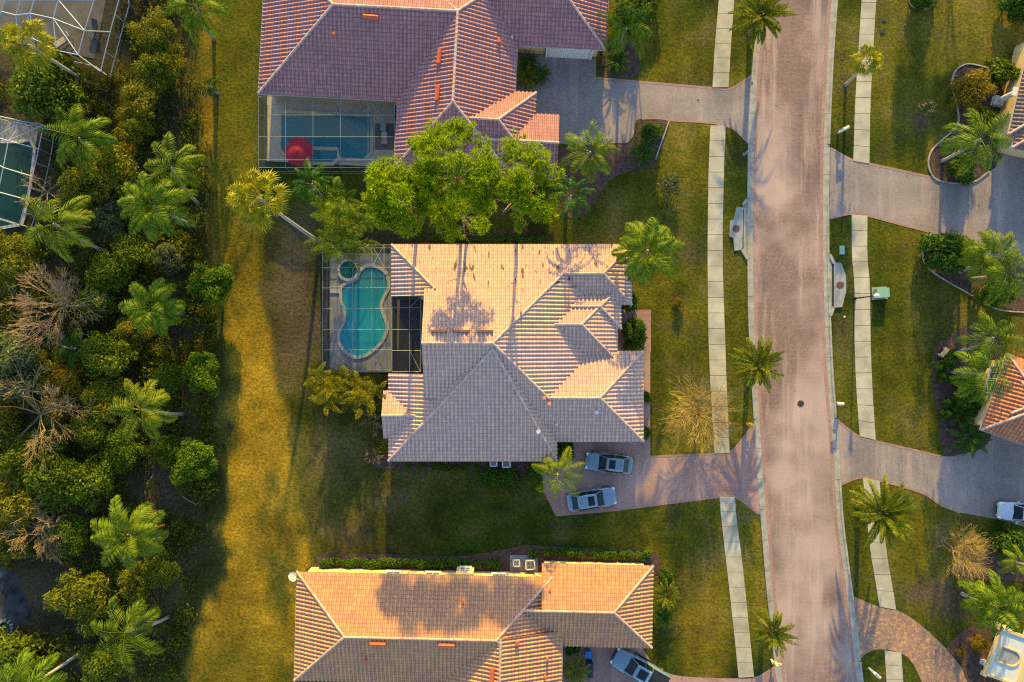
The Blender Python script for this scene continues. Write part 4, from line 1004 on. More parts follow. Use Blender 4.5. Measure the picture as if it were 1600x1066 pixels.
def sago(pos, sc, key, label, h=.5): return palm('sago', pos, h, label, None, sc, None, key, 'low cycads in the beds', cat='cycad', name='cycad', rad=.16, bark='date_bark')
sago((1040, 930), 1.05, 'sago0', 'cycad against the right end of the lower house', .9); sago((1036, 962), .8, 'sago1', 'darker small cycad just below the one at the end of the lower house')
sago((900, 1046), 1.15, 'sago0', 'yellow green cycad beside the blue bin', .9)
sago((1512, 684), 1.4, 'sago1', 'large cycad at the corner of the right driveway', .8); sago((1500, 650), 1.0, 'sago1', 'cycad between topiary balls and the large corner cycad')
sago((824, 122), 1.0, 'sago0', 'light cycad beside the grey driveway of the upper house'); sago((826, 98), .75, 'sago1', 'small dark cycad under the garage wall of the upper house'); sago((845, 118), .8, 'sago1', 'dark cycad nearest the upper grey driveway')
sago((962, 98), 1.05, 'sago1', 'cycad in the mulch below the palm at the upper garage'); sago((1003, 240), 1.05, 'sago1', 'cycad in the mulch bed below the upper driveway')
for pos, key, lab, sc in (((540, 352), 'clump2', 'dark green clump of many stemmed palms above the middle pool screen', 1.15), ((513, 604), 'clump0', 'yellow clump palm below the left corner of the middle pool screen', .95),
                          ((558, 610), 'clump1', 'greener clump palm between the yellow one and the middle house', .9)):
    hh = 4.4 if key == 'clump2' else 3.8; w = W(*pos, hh); t = thing('clump_palm', lab, 'palm', (w.x, w.y, 0)); mb = MB(); r = random.Random(pos[0])
    for k in range(9): a = r.uniform(0, 6.28); q = r.uniform(.1, 1.2); mb.tube([(q * .5 * math.cos(a), q * .5 * math.sin(a), -.05), (q * math.cos(a), q * math.sin(a), hh)], [.06, .045], 6)
    mb.build('stem', M['palm_bark'], t); place(key, t, (0, 0, 0), sc, 1.0)

# --- the three pines between the houses
def pine(pos, h, rad, flat, seed, label, clumps):
    top = W(pos[0], pos[1], h); t = thing('pine_tree', label, 'pine tree', (top.x, top.y, 0), 0, 'pines between the upper and the middle house'); r = random.Random(seed)
    mb = MB(); mb.tube([(0, 0, -.1), (.1, .05, h * .4), (-.1, .1, h * .75), (0, 0, h + flat * .4)], [.20, .16, .11, .05], 8)
    for i in range(13 if h > 9 else 6):
        a = i * 2.4; q = rad * r.uniform(.6, 1.0); z0 = h * r.uniform(.62, .95); e = Vector((q * math.cos(a), q * math.sin(a), h + r.uniform(-.2, .6))); s = Vector((0, 0, z0)); m = s.lerp(e, .55) + Vector((r.uniform(-.3, .3), r.uniform(-.3, .3), -.25))
        mb.tube([s, m, e], [.085, .055, .025], 5)
        for k in range(4):
            b = s.lerp(e, r.uniform(.4, .9)); mb.tube([b, b + Vector((r.uniform(-1, 1), r.uniform(-1, 1), r.uniform(0, .7))) * 1.1], [.03, .012], 4)
    for i in range(5 if h > 9 else 0): a = r.uniform(0, 6.28); z = h * r.uniform(.4, .65); mb.tube([(0, 0, z), (1.1 * math.cos(a), 1.1 * math.sin(a), z + .2)], [.05, .015], 4)
    mb.build('trunk', M['pine_bark'], t, smooth=True)
    nb = needle_crown(seed, clumps, rad, flat); nb.build('crown', M['pine'], t, (0, 0, h))
pine((622, 306), 13.2, 2.75, 2.2, 41, 'dense rounded pine at the left of the three, above the middle pool', 31)
pine((704, 258), 14.3, 3.2, 2.0, 42, 'tallest pine reaching up over the upper house roof', 38)
pine((722, 334), 8.4, 2.5, 3.6, 44, 'thin lower pine with pale bare twigs, centre front of the group', 18)
pine((808, 288), 13.6, 3.4, 1.8, 43, 'open ragged pine at the right of the group with gaps in its crown', 33)

# --- leafless trees
def bare(key_args, pos, h, base, label, mat, cat='bare tree', name='bare_tree', rad=.12, sc=1.0, n0=8):
    top = W(pos[0], pos[1], h); bs = W(*base) if base else Vector((top.x, top.y, 0)); t = thing(name, label, cat, tuple(bs)); e = top - bs
    mb = MB(); mb.tube(bend(Vector((0, 0, -.1)), e, .6), [rad * 1.3] + [rad] * 6 + [rad * .6], 7); mb.build('trunk', M['bark'], t, smooth=True)
    twig_mesh(*key_args[0], **key_args[1]).build('crown', M[mat], t, tuple(e))
bare(((51, 92, 1.8), dict(depth=3, r0=.014, spread=.55, up=.66, min_r=.008, kids=3)), (1091, 648), 1.0, None, 'rounded leafless tree with yellow twigs beside the pink driveway', 'twig_yellow', rad=.1)
bare(((52, 18, 1.9), dict(depth=4, r0=.04, spread=.62, up=.55, min_r=.012)), (100, 478), 3.6, (84, 470), 'big leafless tree with pale brown twigs, left edge of the wood', 'twig_pale')
bare(((53, 11, 2.0), dict(depth=4, r0=.055, spread=.6, up=.45, min_r=.016, lean=(.35, .25))), (64, 648), 3.4, (20, 690), 'leafless tree with long pale limbs in golden brush at the left', 'twig')
bare(((54, 14, 1.4), dict(depth=4, r0=.035, spread=.7, up=.5, min_r=.017, lean=(.1, -.2))), (64, 825), 3.0, (40, 815), 'small leafless tree with drooping yellow twigs above the bare patch', 'twig')
bare(((55, 56, 1.35), dict(depth=3, r0=.014, spread=.62, up=.6, min_r=.0085, lean=(.55, -.05))), (1490, 858), 1.0, (1476, 846), 'leafless bush with long yellow twigs on the right lawn', 'twig_yellow', rad=.09)
bare(((56, 8, 1.2), dict(depth=3, r0=.04, spread=.7, up=.5, min_r=.015)), (75, 300), 2.2, None, 'leafless brown bush inside the edge of the smaller pool screen', 'twig_pale', rad=.07)
bare(((57, 6, .55), dict(depth=3, r0=.025, spread=.7, up=.5, min_r=.012)), (583, 660), .5, None, 'small grey twiggy shrub at the left wall of the middle house', 'twig_pale', 'bare shrub', 'bare_shrub', .04)
bare(((58, 6, .5), dict(depth=3, r0=.025, spread=.7, up=.5, min_r=.012)), (586, 712), .5, None, 'grey twiggy shrub at the lower left corner of the middle house', 'twig_pale', 'bare shrub', 'bare_shrub', .04)
bare(((59, 5, .5), dict(depth=3, r0=.02, spread=.7, up=.7, min_r=.010)), (1444, 168), .7, None, 'thin small tree with few leaves on the upper right lawn', 'twig', 'small tree', 'small_tree', .05)
place('sparse', bpy.data.objects['small_tree'], (0, 0, .9), 1.1)

# --- broad-leaved trees and bushes of the wood
BR = 'round bright green trees along the golden strip'
tree('bright0', (330, 445), 2.6, 2.55, 'round bright green tree beside the strip, uppermost of three', group=BR); tree('bright1', (315, 582), 2.6, 2.3, 'round bright green tree beside the strip, middle one of three', group=BR)
tree('bright1', (303, 718), 2.6, 2.65, 'round bright green tree beside the strip, lowest and widest of three', group=BR)
WG = 'trees and bushes of the wood on the left'
for key, x, y, h, r, lab in (
    ('broad0', 72, 126, 2.6, 3.0, 'dark green bushy tree under the slanting fan palm trunk'),
    ('olive0', 240, 52, 2.4, 1.6, 'thin olive tree at the top of the wood, left of the two long fronds'),
    ('olive1', 243, 108, 2.2, 1.5, 'small olive bush, second below the top edge'),
    ('olive0', 226, 150, 2.2, 1.6, 'olive bush in the row between two golden grass patches'),
    ('olive1', 212, 196, 2.0, 1.5, 'lowest olive bush of the upper row'),
    ('olive1', 270, 96, 1.8, 1.2, 'faint olive bush on the woods side of the golden patch'),
    ('olive0', 180, 268, 2.6, 2.1, 'pale olive bush between two feathery palms near the smaller pool screen'),
    ('olive1', 128, 302, 2.6, 1.8, 'yellowish olive bush under the palm by the smaller pool screen'),
    ('grey0', 172, 340, 1.6, 1.6, 'low grey green bush beside a pale trunk'),
    ('broad1', 206, 396, 1.6, 1.7, 'dark low bush below the full feathery palm'),
    ('olive0', 12, 415, 3.4, 2.4, 'olive tree at the left edge below the smaller pool screen'),
    ('broad1', 168, 428, 2.0, 1.8, 'dark green bush between bare tree and orange fronded palm'),
    ('grey0', 22, 560, 3.8, 3.0, 'grey green tree at the left edge, middle height of the photo'),
    ('broad0', 172, 556, 3.0, 2.0, 'green conical tree in the middle of the wood'),
    ('gold0', 110, 596, 2.6, 1.7, 'golden brown bush in the middle of the wood'),
    ('gold0', 90, 640, 2.4, 1.6, 'golden bush at the foot of the pale limbed bare tree'),
    ('gold0', 12, 630, 2.8, 1.6, 'golden bush at the left edge beside the grey green tree'),
    ('olive0', 166, 620, 2.8, 1.7, 'olive bush left of the palm with brown fronds'),
    ('broad1', 145, 668, 2.6, 1.8, 'leafy bush left of the palm with the white trunk'),
    ('broad0', 185, 700, 2.2, 1.9, 'dark bush below the palm with the white trunk'),
    ('broad0', 40, 724, 3.2, 2.0, 'leafy bush under the long pale limbs'),
    ('broad1', 96, 752, 3.4, 2.3, 'green tree in the lower middle of the wood'),
    ('broad0', 142, 748, 3.0, 2.2, 'yellow green tree beside the largest lower palm'),
    ('olive1', 30, 782, 3.0, 2.2, 'olive bush at the left edge above the bare patch'),
    ('broad1', 110, 836, 2.8, 1.6, 'narrow green bush left of the largest lower palm'),
    ('olive0', 134, 936, 3.2, 2.2, 'olive green tree above the open fronded palm'),
    ('broad0', 20, 1030, 2.2, 2.6, 'dark green bush in the bottom left corner'),
    ('broad1', 160, 1040, 2.2, 2.0, 'dark bush under the open fronded palm at the bottom'),
    ('broad1', 250, 890, 1.8, 1.6, 'dark bush at the woods edge below the largest lower palm'),
    ('olive1', 214, 912, 2.0, 1.4, 'small olive bush between the two lowest feathery palms'),
    ('broad0', 262, 706, 1.8, 1.5, 'dark bush left of the lowest round bright tree'),
    ('broad1', 268, 588, 1.8, 1.3, 'dark bush left of the middle round bright tree'),
    ('olive0', 110, 190, 1.8, 1.6, 'olive bush above the palm by the smaller pool screen'),
    ('broad1', 150, 470, 2.0, 1.6, 'dark green bush right of the big bare tree'),
    ('olive1', 205, 520, 1.6, 1.4, 'low olive bush under the orange fronded palm'),
    ('grey0', 262, 400, 1.5, 1.4, 'grey low bush left of the uppermost round bright tree'),
    ('olive0', 60, 585, 2.4, 1.6, 'olive bush beside the grey green tree'),
    ('broad0', 75, 690, 2.4, 1.5, 'leafy bush below the golden ones'),
    ('olive1', 10, 850, 2.4, 1.6, 'yellowish bush at the left edge beside the pale fallen stem')):
    tree(key, (x, y), h, r * 1.4, lab, 'bush' if r < 2 else 'tree', 'bush' if r < 2 else 'tree', WG, r0=.08)

# --- garden shrubs
for key, pos, rad, lab in (
    ('shrub0', (1016, 208), .95, 'round green shrub in the mulch below the upper driveway'), ('shrub0', (985, 22), 1.5, 'dark shrub at the top edge beside the upper garage'),
    ('shrub1', (1010, 8), 1.3, 'second dark shrub at the top edge above the front lawn'), ('sparse', (1048, 294), 1.55, 'small thin leaved tree on the lawn of the upper house'),
    ('shrub0', (1478, 396), 1.9, 'dark leafy shrub in the edged bed on the right'), ('shrub1', (1497, 382), 1.1, 'greener shrub at the tip of the edged bed on the right'),
    ('shrub0', (1560, 452), 1.6, 'low shrub under the pair of right palms'), ('shrub0', (1440, 0), 1.1, 'bright flowering shrub in the small round bed at the top'),
    ('gold0', (1515, 140), 2.1, 'golden shrub filling the edged bed by the brown roofed house'), ('shrub1', (1560, 112), 1.4, 'green shrub against the brown roofed house'),
    ('shrub1', (1538, 182), 1.0, 'rounded light green shrub beside the white porch column'), ('shrub0', (1500, 262), 1.3, 'dark low shrub inside the lower curve of the edging'),
    ('shrub0', (1596, 10), 1.5, 'dark shrub in the top right corner'), ('shrub0', (1512, 620), 1.3, 'dark green shrub under the windows of the orange roofed house'), ('shrub1', (1516, 600), 1.1, 'leafy shrub between topiary and the orange roof'),
    ('shrub0', (1523, 640), .9, 'low shrub under the yellow wall of the orange roofed house'), ('shrub0', (1008, 620), .55, 'narrow shrub against the end wall of the garage wing'), ('shrub0', (1008, 676), .6, 'small shrub at the corner of the garage wing'),
    ('shrub0', (982, 470), 1.0, 'dark shrub under the large front palm'), ('shrub0', (882, 704), 1.0, 'dark shrub between palm and garage'), ('shrub0', (896, 1010), .7, 'dark shrub beside the lower house wall'),
    ('shrub1', (596, 702), .6, 'yellow tipped shrub at the left wall of the middle house'), ('shrub0', (590, 640), .55, 'low green shrub by the small gable'), ('gold0', (1530, 1005), .9, 'golden low shrub before the cream entrance'), ('gold0', (1500, 1020), .5, 'tiny golden shrub beside the mottled driveway'),
    ('shrub0', (1575, 850), 1.4, 'dark shrub at the right edge above the bare bush'), ('shrub0', (420, 268), .8, 'small shrub at the left corner of the upper pool screen'), ('shrub0', (1040, 900), .7, 'low shrub at the corner of the lower house'),
    ('shrub0', (990, 515), 1.15, 'rounded dark shrub beside the front door path, upper of two'), ('shrub1', (992, 538), 1.0, 'rounded green shrub beside the front door path, lower of two'),
    ('gold0', (1060, 473), .62, 'ring of dry brown plants on the lawn before the middle house')):
    shrub(key, pos, rad * 1.25, lab)
TB = 'clipped topiary balls'
for pos, rad, lab in (((1480, 566), .85, 'clipped ball shrub, largest, right below the cream bench'), ((1465, 574), .70, 'clipped ball shrub, leftmost of the upper cluster'), ((1471, 589), .68, 'clipped ball shrub, below the leftmost one'),
                      ((1487, 594), .62, 'clipped ball shrub, lower right in the upper cluster'), ((1488, 554), .62, 'clipped ball shrub, topmost and darkest'), ((1479, 630), .62, 'clipped ball shrub, middle of the lower cluster'), ((1490, 623), .6, 'clipped ball shrub, upper right of the lower cluster'),
                      ((1477, 647), .66, 'clipped ball shrub, lowest of all'), ((1490, 640), .5, 'clipped ball shrub, smallest in the lower cluster')):
    shrub('ball', pos, rad, lab, h=rad * .8, cat='topiary', name='topiary_ball', group=TB)
def hedge(pts, w, hgt, label, mat='hedge', dens=300, size=.15):
    """clipped hedge along a line: leaf clumps over woody stems"""
    L = [Vector(p[:2]) for p in wline(smooth_line(pts, 3))]; r = random.Random(int(pts[0][0])); mb = MB(); st = MB(); tot = 0
    o = L[0]
    for a, b in zip(L, L[1:]):
        n = max(1, int((b - a).length / .45))
        for i in range(n):
            p = a.lerp(b, (i + r.random()) / n) - o; hh = hgt * r.uniform(.75, 1.1); off = r.uniform(-.2, .2) * w
            leaves(mb, (p.x + off, p.y + r.uniform(-.2, .2) * w, hh * .55), w * .55, int(dens * w), size, r, hh / w * .85, .6)
            st.tube([(p.x, p.y, -.02), (p.x + r.uniform(-.1, .1), p.y + r.uniform(-.1, .1), hh * .8)], [.02, .01], 4, cap=False)
    t = thing('hedge', label, 'hedge', (o.x, o.y, 0)); mb.build('foliage', M[mat], t); st.build('stem', M['bark'], t)
hedge([(500, 878), (600, 877), (720, 879), (786, 878)], .85, .8, 'long low hedge along the upper wall of the lower house')
hedge([(826, 866), (880, 862), (940, 864), (1015, 866)], .8, .7, 'low hedge above the garage wing of the lower house')
hedge([(640, 728), (720, 730), (765, 730)], .6, .5, 'thin hedge under the lower eave of the middle house')
hedge([(755, 742), (790, 748), (830, 740)], 1.7, .8, 'wide dark clipped bush below the air conditioners of the middle house')
hedge([(660, 374), (760, 375), (850, 376)], .7, .5, 'low green border along the upper wall of the middle house')

# trees just beyond the top edge: only their shade reaches the picture
for key, pos, h, rad, lab in (('broad0', (1015, -95), 6.0, 2.7, 'leafy tree beyond the top edge beside the upper front lawn'), ('broad1', (960, -150), 7.0, 3.0, 'leafy tree beyond the top edge behind the upper garage'),
                              ('broad0', (1500, -290), 6.5, 2.6, 'leafy tree beyond the top edge on the right lawn'), ('broad1', (1570, -330), 7.0, 2.6, 'tree farthest beyond the top right edge')):
    tree(key, pos, h, rad, lab)
# --- undergrowth and fallen leaves in the wood
def undergrowth():
    r = random.Random(5); mb = MB(); lt = MB(); k = 0
    while k < 9000:
        x, y = r.uniform(-90, 345), r.uniform(-60, 1130); q = vnoise(np.array([x]), np.array([y]), 30, 9)[0]
        edge = np.interp(y, [0, 330, 450, 700, 940, 1066], [300, 320, 325, 345, 290, 270])
        if x > edge + r.gauss(0, 12) or q < r.random() * .9: continue
        if x < 190 and y < 115 or x < 75 and 175 < y < 375 or (x < 100 and 880 < y < 990): 
            continue
        if 310 < x and y < 230: continue
        k += 1; p = W(x, y); z = abs(r.gauss(0, .45)) * (q * 1.6) + .03; dst = mb if (q > .42 and r.random() < .8) else lt
        if dst is lt: z = .02 + r.random() * .05
        nn = Vector((r.gauss(0, .6), r.gauss(0, .6), 1)).normalized(); t = nn.cross(Vector((r.gauss(0, 1), r.gauss(0, 1), .1))).normalized(); b = nn.cross(t); s = r.uniform(.10, .26) if dst is mb else r.uniform(.05, .13); l = r.uniform(1.2, 2.6)
        c = Vector((p.x, p.y, z)); i0 = len(dst.v); dst.v.extend([tuple(c - t * s * l * .5), tuple(c + b * s * .4), tuple(c + t * s * l * .5), tuple(c - b * s * .4)]); dst.f.append((i0, i0 + 1, i0 + 2, i0 + 3))
    for _ in range(1900):
        x, y = r.uniform(-80, 338), r.uniform(-60, 1120)
        edge = np.interp(y, [0, 330, 450, 700, 940, 1066], [305, 318, 330, 346, 296, 275])
        if x > edge or x < 190 and y < 118 or x < 78 and 172 < y < 378 or (x < 95 and 885 < y < 990) or vnoise(np.array([x]), np.array([y]), 44, 19)[0] < r.random() * .6: continue
        if abs(x - 196) < 14 and 70 < y < 260 and r.random() < .8: continue
        p = W(x, y); q = r.uniform(.35, 1.3); leaves(mb, (p.x, p.y, q * .45 + r.random() * .9 * (r.random() < .4)), q, int(95 * q), r.uniform(.13, .22), r, .75, .5, 2.0)
    tag(mb.build('undergrowth', M['under']), 'low tangled undergrowth between the trees of the wood', 'undergrowth', kind='stuff')
    tag(lt.build('leaf_litter', M['litter']), 'dry fallen leaves on the floor of the wood', 'leaf litter', kind='stuff')
undergrowth()

# ------------------------------------------------------------------ pools and their screen cages
def pool_pts(pts, n=5, sm=True): return [p[:2] for p in wline(smooth_line(pts, n, True) if sm else pts, .12)]
def pool(label, pts, watermat, z=.07, cw=.30, cop='coping', name='swimming_pool', cat='pool'):
    o = Vector((sum(p[0] for p in pts) / len(pts), sum(p[1] for p in pts) / len(pts), 0)); P = ccw([(p[0] - o.x, p[1] - o.y) for p in pts])
    t = thing(name, label, cat, tuple(o)); w = MB(); w.face([(p[0], p[1], z) for p in P]); w.build('water', M[watermat], t)
    c = MB(); ribbon(c, P, [(.0, z - .04), (.0, z + .09), (-cw, z + .085), (-cw, z - .04)], True); c.build('coping', M[cop], t)
    return t
def deck(pts, mat, z, name='pool_deck'): sheet(name, [p[:2] for p in wline(pts, 0)], z, M[mat])
M['pool_main'] = water_mat('pool_main', (0.006, 0.20, 0.27), (0.016, 0.42, 0.52), -1.2, 5.0)
M['pool_flat'] = water_mat('pool_flat', (0.006, 0.22, 0.25), (0.012, 0.30, 0.32), -100, -99)
M['pool_spa'] = water_mat('pool_spa', (0.006, 0.13, 0.15), (0.01, 0.16, 0.16), -100, -99)
M['pool_green'] = water_mat('pool_green', (0.003, 0.035, 0.018), (0.004, 0.055, 0.030), 6, 30)
deck([(516, 396), (612, 396), (612, 460), (660, 460), (660, 582), (516, 582)], 'deck', .045)
zz = lambda l: [(490 + x / 4.844, 370 + y / 4.844) for x, y in l]
pool('kidney shaped blue pool behind the middle house', pool_pts(zz([(362, 262), (400, 232), (440, 226), (492, 246), (520, 262), (548, 300), (556, 385), (522, 450), (500, 520), (515, 590), (540, 650), (545, 700), (522, 765), (480, 818), (430, 862), (380, 892), (325, 902), (280, 885), (235, 852), (205, 795), (203, 740), (222, 690), (244, 640), (250, 590), (238, 535), (222, 490), (217, 430), (220, 385), (250, 362), (300, 348), (340, 315)])), 'pool_main')
sp = W(544, 422, .2); pool('round green spa beside the kidney pool', [(sp.x + .86 * math.cos(a), sp.y + .86 * math.sin(a)) for a in [i * 2 * math.pi / 28 for i in range(28)]], 'pool_spa', z=.16, cw=.26, name='spa', cat='spa')
deck([(418, 150), (618, 156), (614, 262), (416, 252)], 'deck_cream', .045)
pool('rectangular blue pool behind the upper house', pool_pts([(440, 178), (450, 176.5), (578, 183), (579, 205), (578, 238), (568, 248), (500, 245), (445, 240), (439, 232)], 1, False), 'pool_flat', cop='deck_cream')
pool('small raised spa beside the red parasol', pool_pts([(488, 235), (527, 236), (527, 247), (520, 254), (486, 253)], 1, False), 'pool_flat', z=.20, cw=.36, cop='deck_cream', name='spa', cat='spa')
deck([(-60, -60), (178, -60), (166, 0), (148, 92), (40, 70), (-60, 50)], 'deck_dark', .045)
deck([(-60, 175), (62, 196), (32, 352), (-60, 330)], 'deck', .045)
pool('dark green pool inside the smaller white pool screen', pool_pts([(-30, 238), (30, 224), (52, 232), (36, 336), (24, 350), (-30, 345)], 2), 'pool_green')

def cage(label, bars, panels, mat_bar, mat_scr='screen', w=.07, hang=()):
    """screen enclosure: bars between 3-D points, mesh panels between them"""
    allp = [p for b in bars for p in b]; o = Vector((sum(p[0] for p in allp) / len(allp), sum(p[1] for p in allp) / len(allp), 0))
    t = thing('pool_screen', label, 'pool screen', tuple(o)); f = MB(); s = MB(); d = MB()
    for a, b in bars: f.tube([Vector(a) - o, Vector(b) - o], w * .46, 4)
    for q in panels: (d if len(q) == 5 else s).face([Vector(p) - o for p in q[:4]])
    f.build('frame', M[mat_bar], t)
    if s.f: s.build('mesh_panel', M[mat_scr], t)
    if d.f: d.build('roof_panel', M['screen_dark'], t)
    return t
def grid_cage(label, xs, ys, zx, zy, mat, scr, outline_base, w=.07, braces=True, skipwall=''):
    """xs, ys: photo pixels of the frame lines; zx / zy: heights added along each direction (mansard)"""
    def pt(i, j): z = min(zx[i], zy[j]); return W(xs[i], ys[j], z)
    bars, pans = [], []; nx, ny = len(xs), len(ys)
    for i in range(nx):
        for j in range(ny):
            if i < nx - 1: bars.append((pt(i, j), pt(i + 1, j)))
            if j < ny - 1: bars.append((pt(i, j), pt(i, j + 1)))
            if i < nx - 1 and j < ny - 1: pans.append((pt(i, j), pt(i + 1, j), pt(i + 1, j + 1), pt(i, j + 1)))
    def wall(seq):
        for k, p in enumerate(seq):
            g = Vector((p.x, p.y, .05)); bars.append((g, p))
            if k < len(seq) - 1:
                q = seq[k + 1]; h = Vector((q.x, q.y, .05)); bars.append((Vector((p.x, p.y, .9)), Vector((q.x, q.y, .9)))); bars.append((Vector((g.x, g.y, .09)), Vector((h.x, h.y, .09)))); pans.append((p, q, h, g))
    if 'W' not in skipwall: wall([pt(0, j) for j in range(ny)])
    if 'E' not in skipwall: wall([pt(nx - 1, j) for j in range(ny)])
    if 'N' not in skipwall: wall([pt(i, 0) for i in range(nx)])
    if 'S' not in skipwall: wall([pt(i, ny - 1) for i in range(nx)])
    if braces:
        for i in range(1, nx - 1):
            bars.append((pt(i, ny - 2), pt(i + (1 if i % 2 else -1), ny - 1))); bars.append((pt(i, 1), pt(i + (1 if i % 2 else -1), 0)))
    cage(label, bars, pans, mat, scr, w)
grid_cage('grey framed pool screen over the kidney pool', [504, 527, 551, 581, 600, 611], [383, 418, 450, 482, 515, 547, 580], [2.5, 3.1, 3.8, 3.8, 3.3, 2.9], [2.7, 3.4, 3.8, 3.8, 3.8, 3.4, 2.7], 'alu_grey', 'screen', None, .058)
grid_cage('dark screened bay between the kidney pool and the middle house wall', [612.5, 640, 657], [463, 481, 515, 548, 581], [2.85, 2.9, 2.95], [2.9] * 5, 'alu_grey', 'screen_dark', None, .058, True, 'NE')
grid_cage('bronze framed pool screen over the rectangular pool', [404, 446, 489, 532, 575, 616], [151, 180, 214, 250, 262], [2.4, 3.2, 3.5, 3.5, 3.2, 2.9], [2.7, 3.4, 3.6, 2.9, 2.5], 'alu_grey', 'screen', None, .05, False, 'NE')
# the two white cages of the neighbours on the left
def free_cage(label, P, edges, quads, mat, base_of, w):
    bars = [(P[a], P[b]) for a, b in edges]; pans = [tuple(P[k] for k in q) for q in quads]
    for a, b in zip(base_of, base_of[1:]):
        A, B = P[a], P[b]; g, h = Vector((A.x, A.y, .05)), Vector((B.x, B.y, .05)); bars += [(g, A), (h, B), (Vector((A.x, A.y, .9)), Vector((B.x, B.y, .9)))]; pans.append((A, B, h, g))
        m, n = A.lerp(B, .5), g.lerp(h, .5); bars.append((m, n))
    cage(label, bars, pans, mat, 'screen', w)
def lerp2(a, b, t): return (a[0] + (b[0] - a[0]) * t, a[1] + (b[1] - a[1]) * t)
P = {}
ro = [(176, -120), (187, -5), (172, 50), (157, 112)]                     # outer right eave
ri = [(170, -120), (147, 0), (132, 48), (122, 86)]
rm = [(140, -120), (91, 0), (83, 29), (88, 79)]
rl = [(80, -120), (53, 0), (47, 21), (51, 60)]
rk = [(20, -120), (32, 0), (25, 24), (28, 60)]; rz_ = [(-60, -120), (8, 0), (2, 18), (-10, 52)]
for nm, row, z in (('o', ro, 2.5), ('i', ri, 3.7), ('m', rm, 3.9), ('l', rl, 3.9), ('k', rk, 3.7), ('z', rz_, 3.5)):
    for j, p in enumerate(row): P[nm + str(j)] = W(p[0], p[1], z if j < 3 else z * (.97 if nm in 'oi' else .9))
ed, qd = [], []
for a, b in zip('oimlk', 'imlkz'):
    for j in range(4):
        ed.append((a + str(j), b + str(j)))
        if j < 3: qd.append((a + str(j), b + str(j), b + str(j + 1), a + str(j + 1)))
for a in 'oimlkz':
    for j in range(3): ed.append((a + str(j), a + str(j + 1)))
ed += [('m2', 'i3'), ('m1', 'i2'), ('l2', 'k3')]
free_cage('large white framed pool screen in the top left corner', P, ed, qd, 'alu', ['o0', 'o1', 'o2', 'o3', 'i3', 'm3', 'l3'], .115)
P = {}
A = [(-60, 168), (0, 182), (36, 190), (68, 195)]; B = [(-60, 205), (-8, 214), (13, 220), (60, 233)]; D = [(-60, 246), (-14, 250), (5, 262), (51, 276)]; E = [(-60, 290), (-20, 295), (-3, 300), (41, 312)]; F = [(-60, 332), (-26, 335), (-10, 340), (30, 352)]
for nm, row, zs in (('a', A, (2.6, 2.6, 2.6, 2.5)), ('b', B, (3.6, 3.6, 3.6, 2.7)), ('d', D, (3.7, 3.7, 3.7, 2.7)), ('e', E, (3.7, 3.7, 3.7, 2.7)), ('f', F, (2.6, 2.6, 2.6, 2.5))):
    for j, p in enumerate(row): P[nm + str(j)] = W(p[0], p[1], zs[j])
ed, qd = [], []
for a in 'abdef':
    for j in range(3): ed.append((a + str(j), a + str(j + 1)))
for a, b in zip('abde', 'bdef'):
    for j in range(4):
        ed.append((a + str(j), b + str(j)))
        if j < 3: qd.append((a + str(j), a + str(j + 1), b + str(j + 1), b + str(j)))
ed += [('b2', 'a3'), ('a2', 'b1')]
free_cage('smaller white framed pool screen at the left edge', P, ed, qd, 'alu', ['a0', 'a1', 'a2', 'a3', 'b3', 'd3', 'e3', 'f3', 'f2', 'f1', 'f0'], .11)

# pool furniture
def parasol(px, py, z, r, label):
    p = W(px, py, z); t = thing('parasol', label, 'parasol', (p.x, p.y, .05)); mb = MB(); n = 8; H_ = z - .05
    mb.cyl((0, 0, 0), .28, .08, 16, .24); mb.build('base', M['concrete'], t); q = MB(); q.tube([(0, 0, .05), (0, 0, H_ + .05)], .025, 8); q.build('pole', M['white'], t)
    c = MB(); ap = c.vert((0, 0, H_)); rings = []
    for k_, (f, dz) in enumerate(((.4, -.16), (.75, -.36), (1.0, -.56), (1.0, -.70))):
        row = []
        for i in range(n * 3):
            a = i * 2 * math.pi / (n * 3); m = i % 3; rr = r * f * (1 if m == 0 else .965); row.append(c.vert((rr * math.cos(a), rr * math.sin(a), H_ + dz + (0 if m == 0 else .03 * f))))
        rings.append(row)
    N = n * 3
    for i in range(N): c.f.append((ap, rings[0][i], rings[0][(i + 1) % N]))
    for a_, b_ in zip(rings, rings[1:]):
        for i in range(N): c.f.append((a_[i], b_[i], b_[(i + 1) % N], a_[(i + 1) % N]))
    c.build('canopy', M['red_cloth'], t); rb = MB()
    for i in range(n): a = i * 2 * math.pi / n; rb.tube([(0, 0, H_ - .02), (r * .99 * math.cos(a), r * .99 * math.sin(a), H_ - .57)], .012, 4)
    rb.build('rib', M['white'], t)
parasol(464, 234.5, 2.35, 1.42, 'red round parasol at the edge of the rectangular pool')
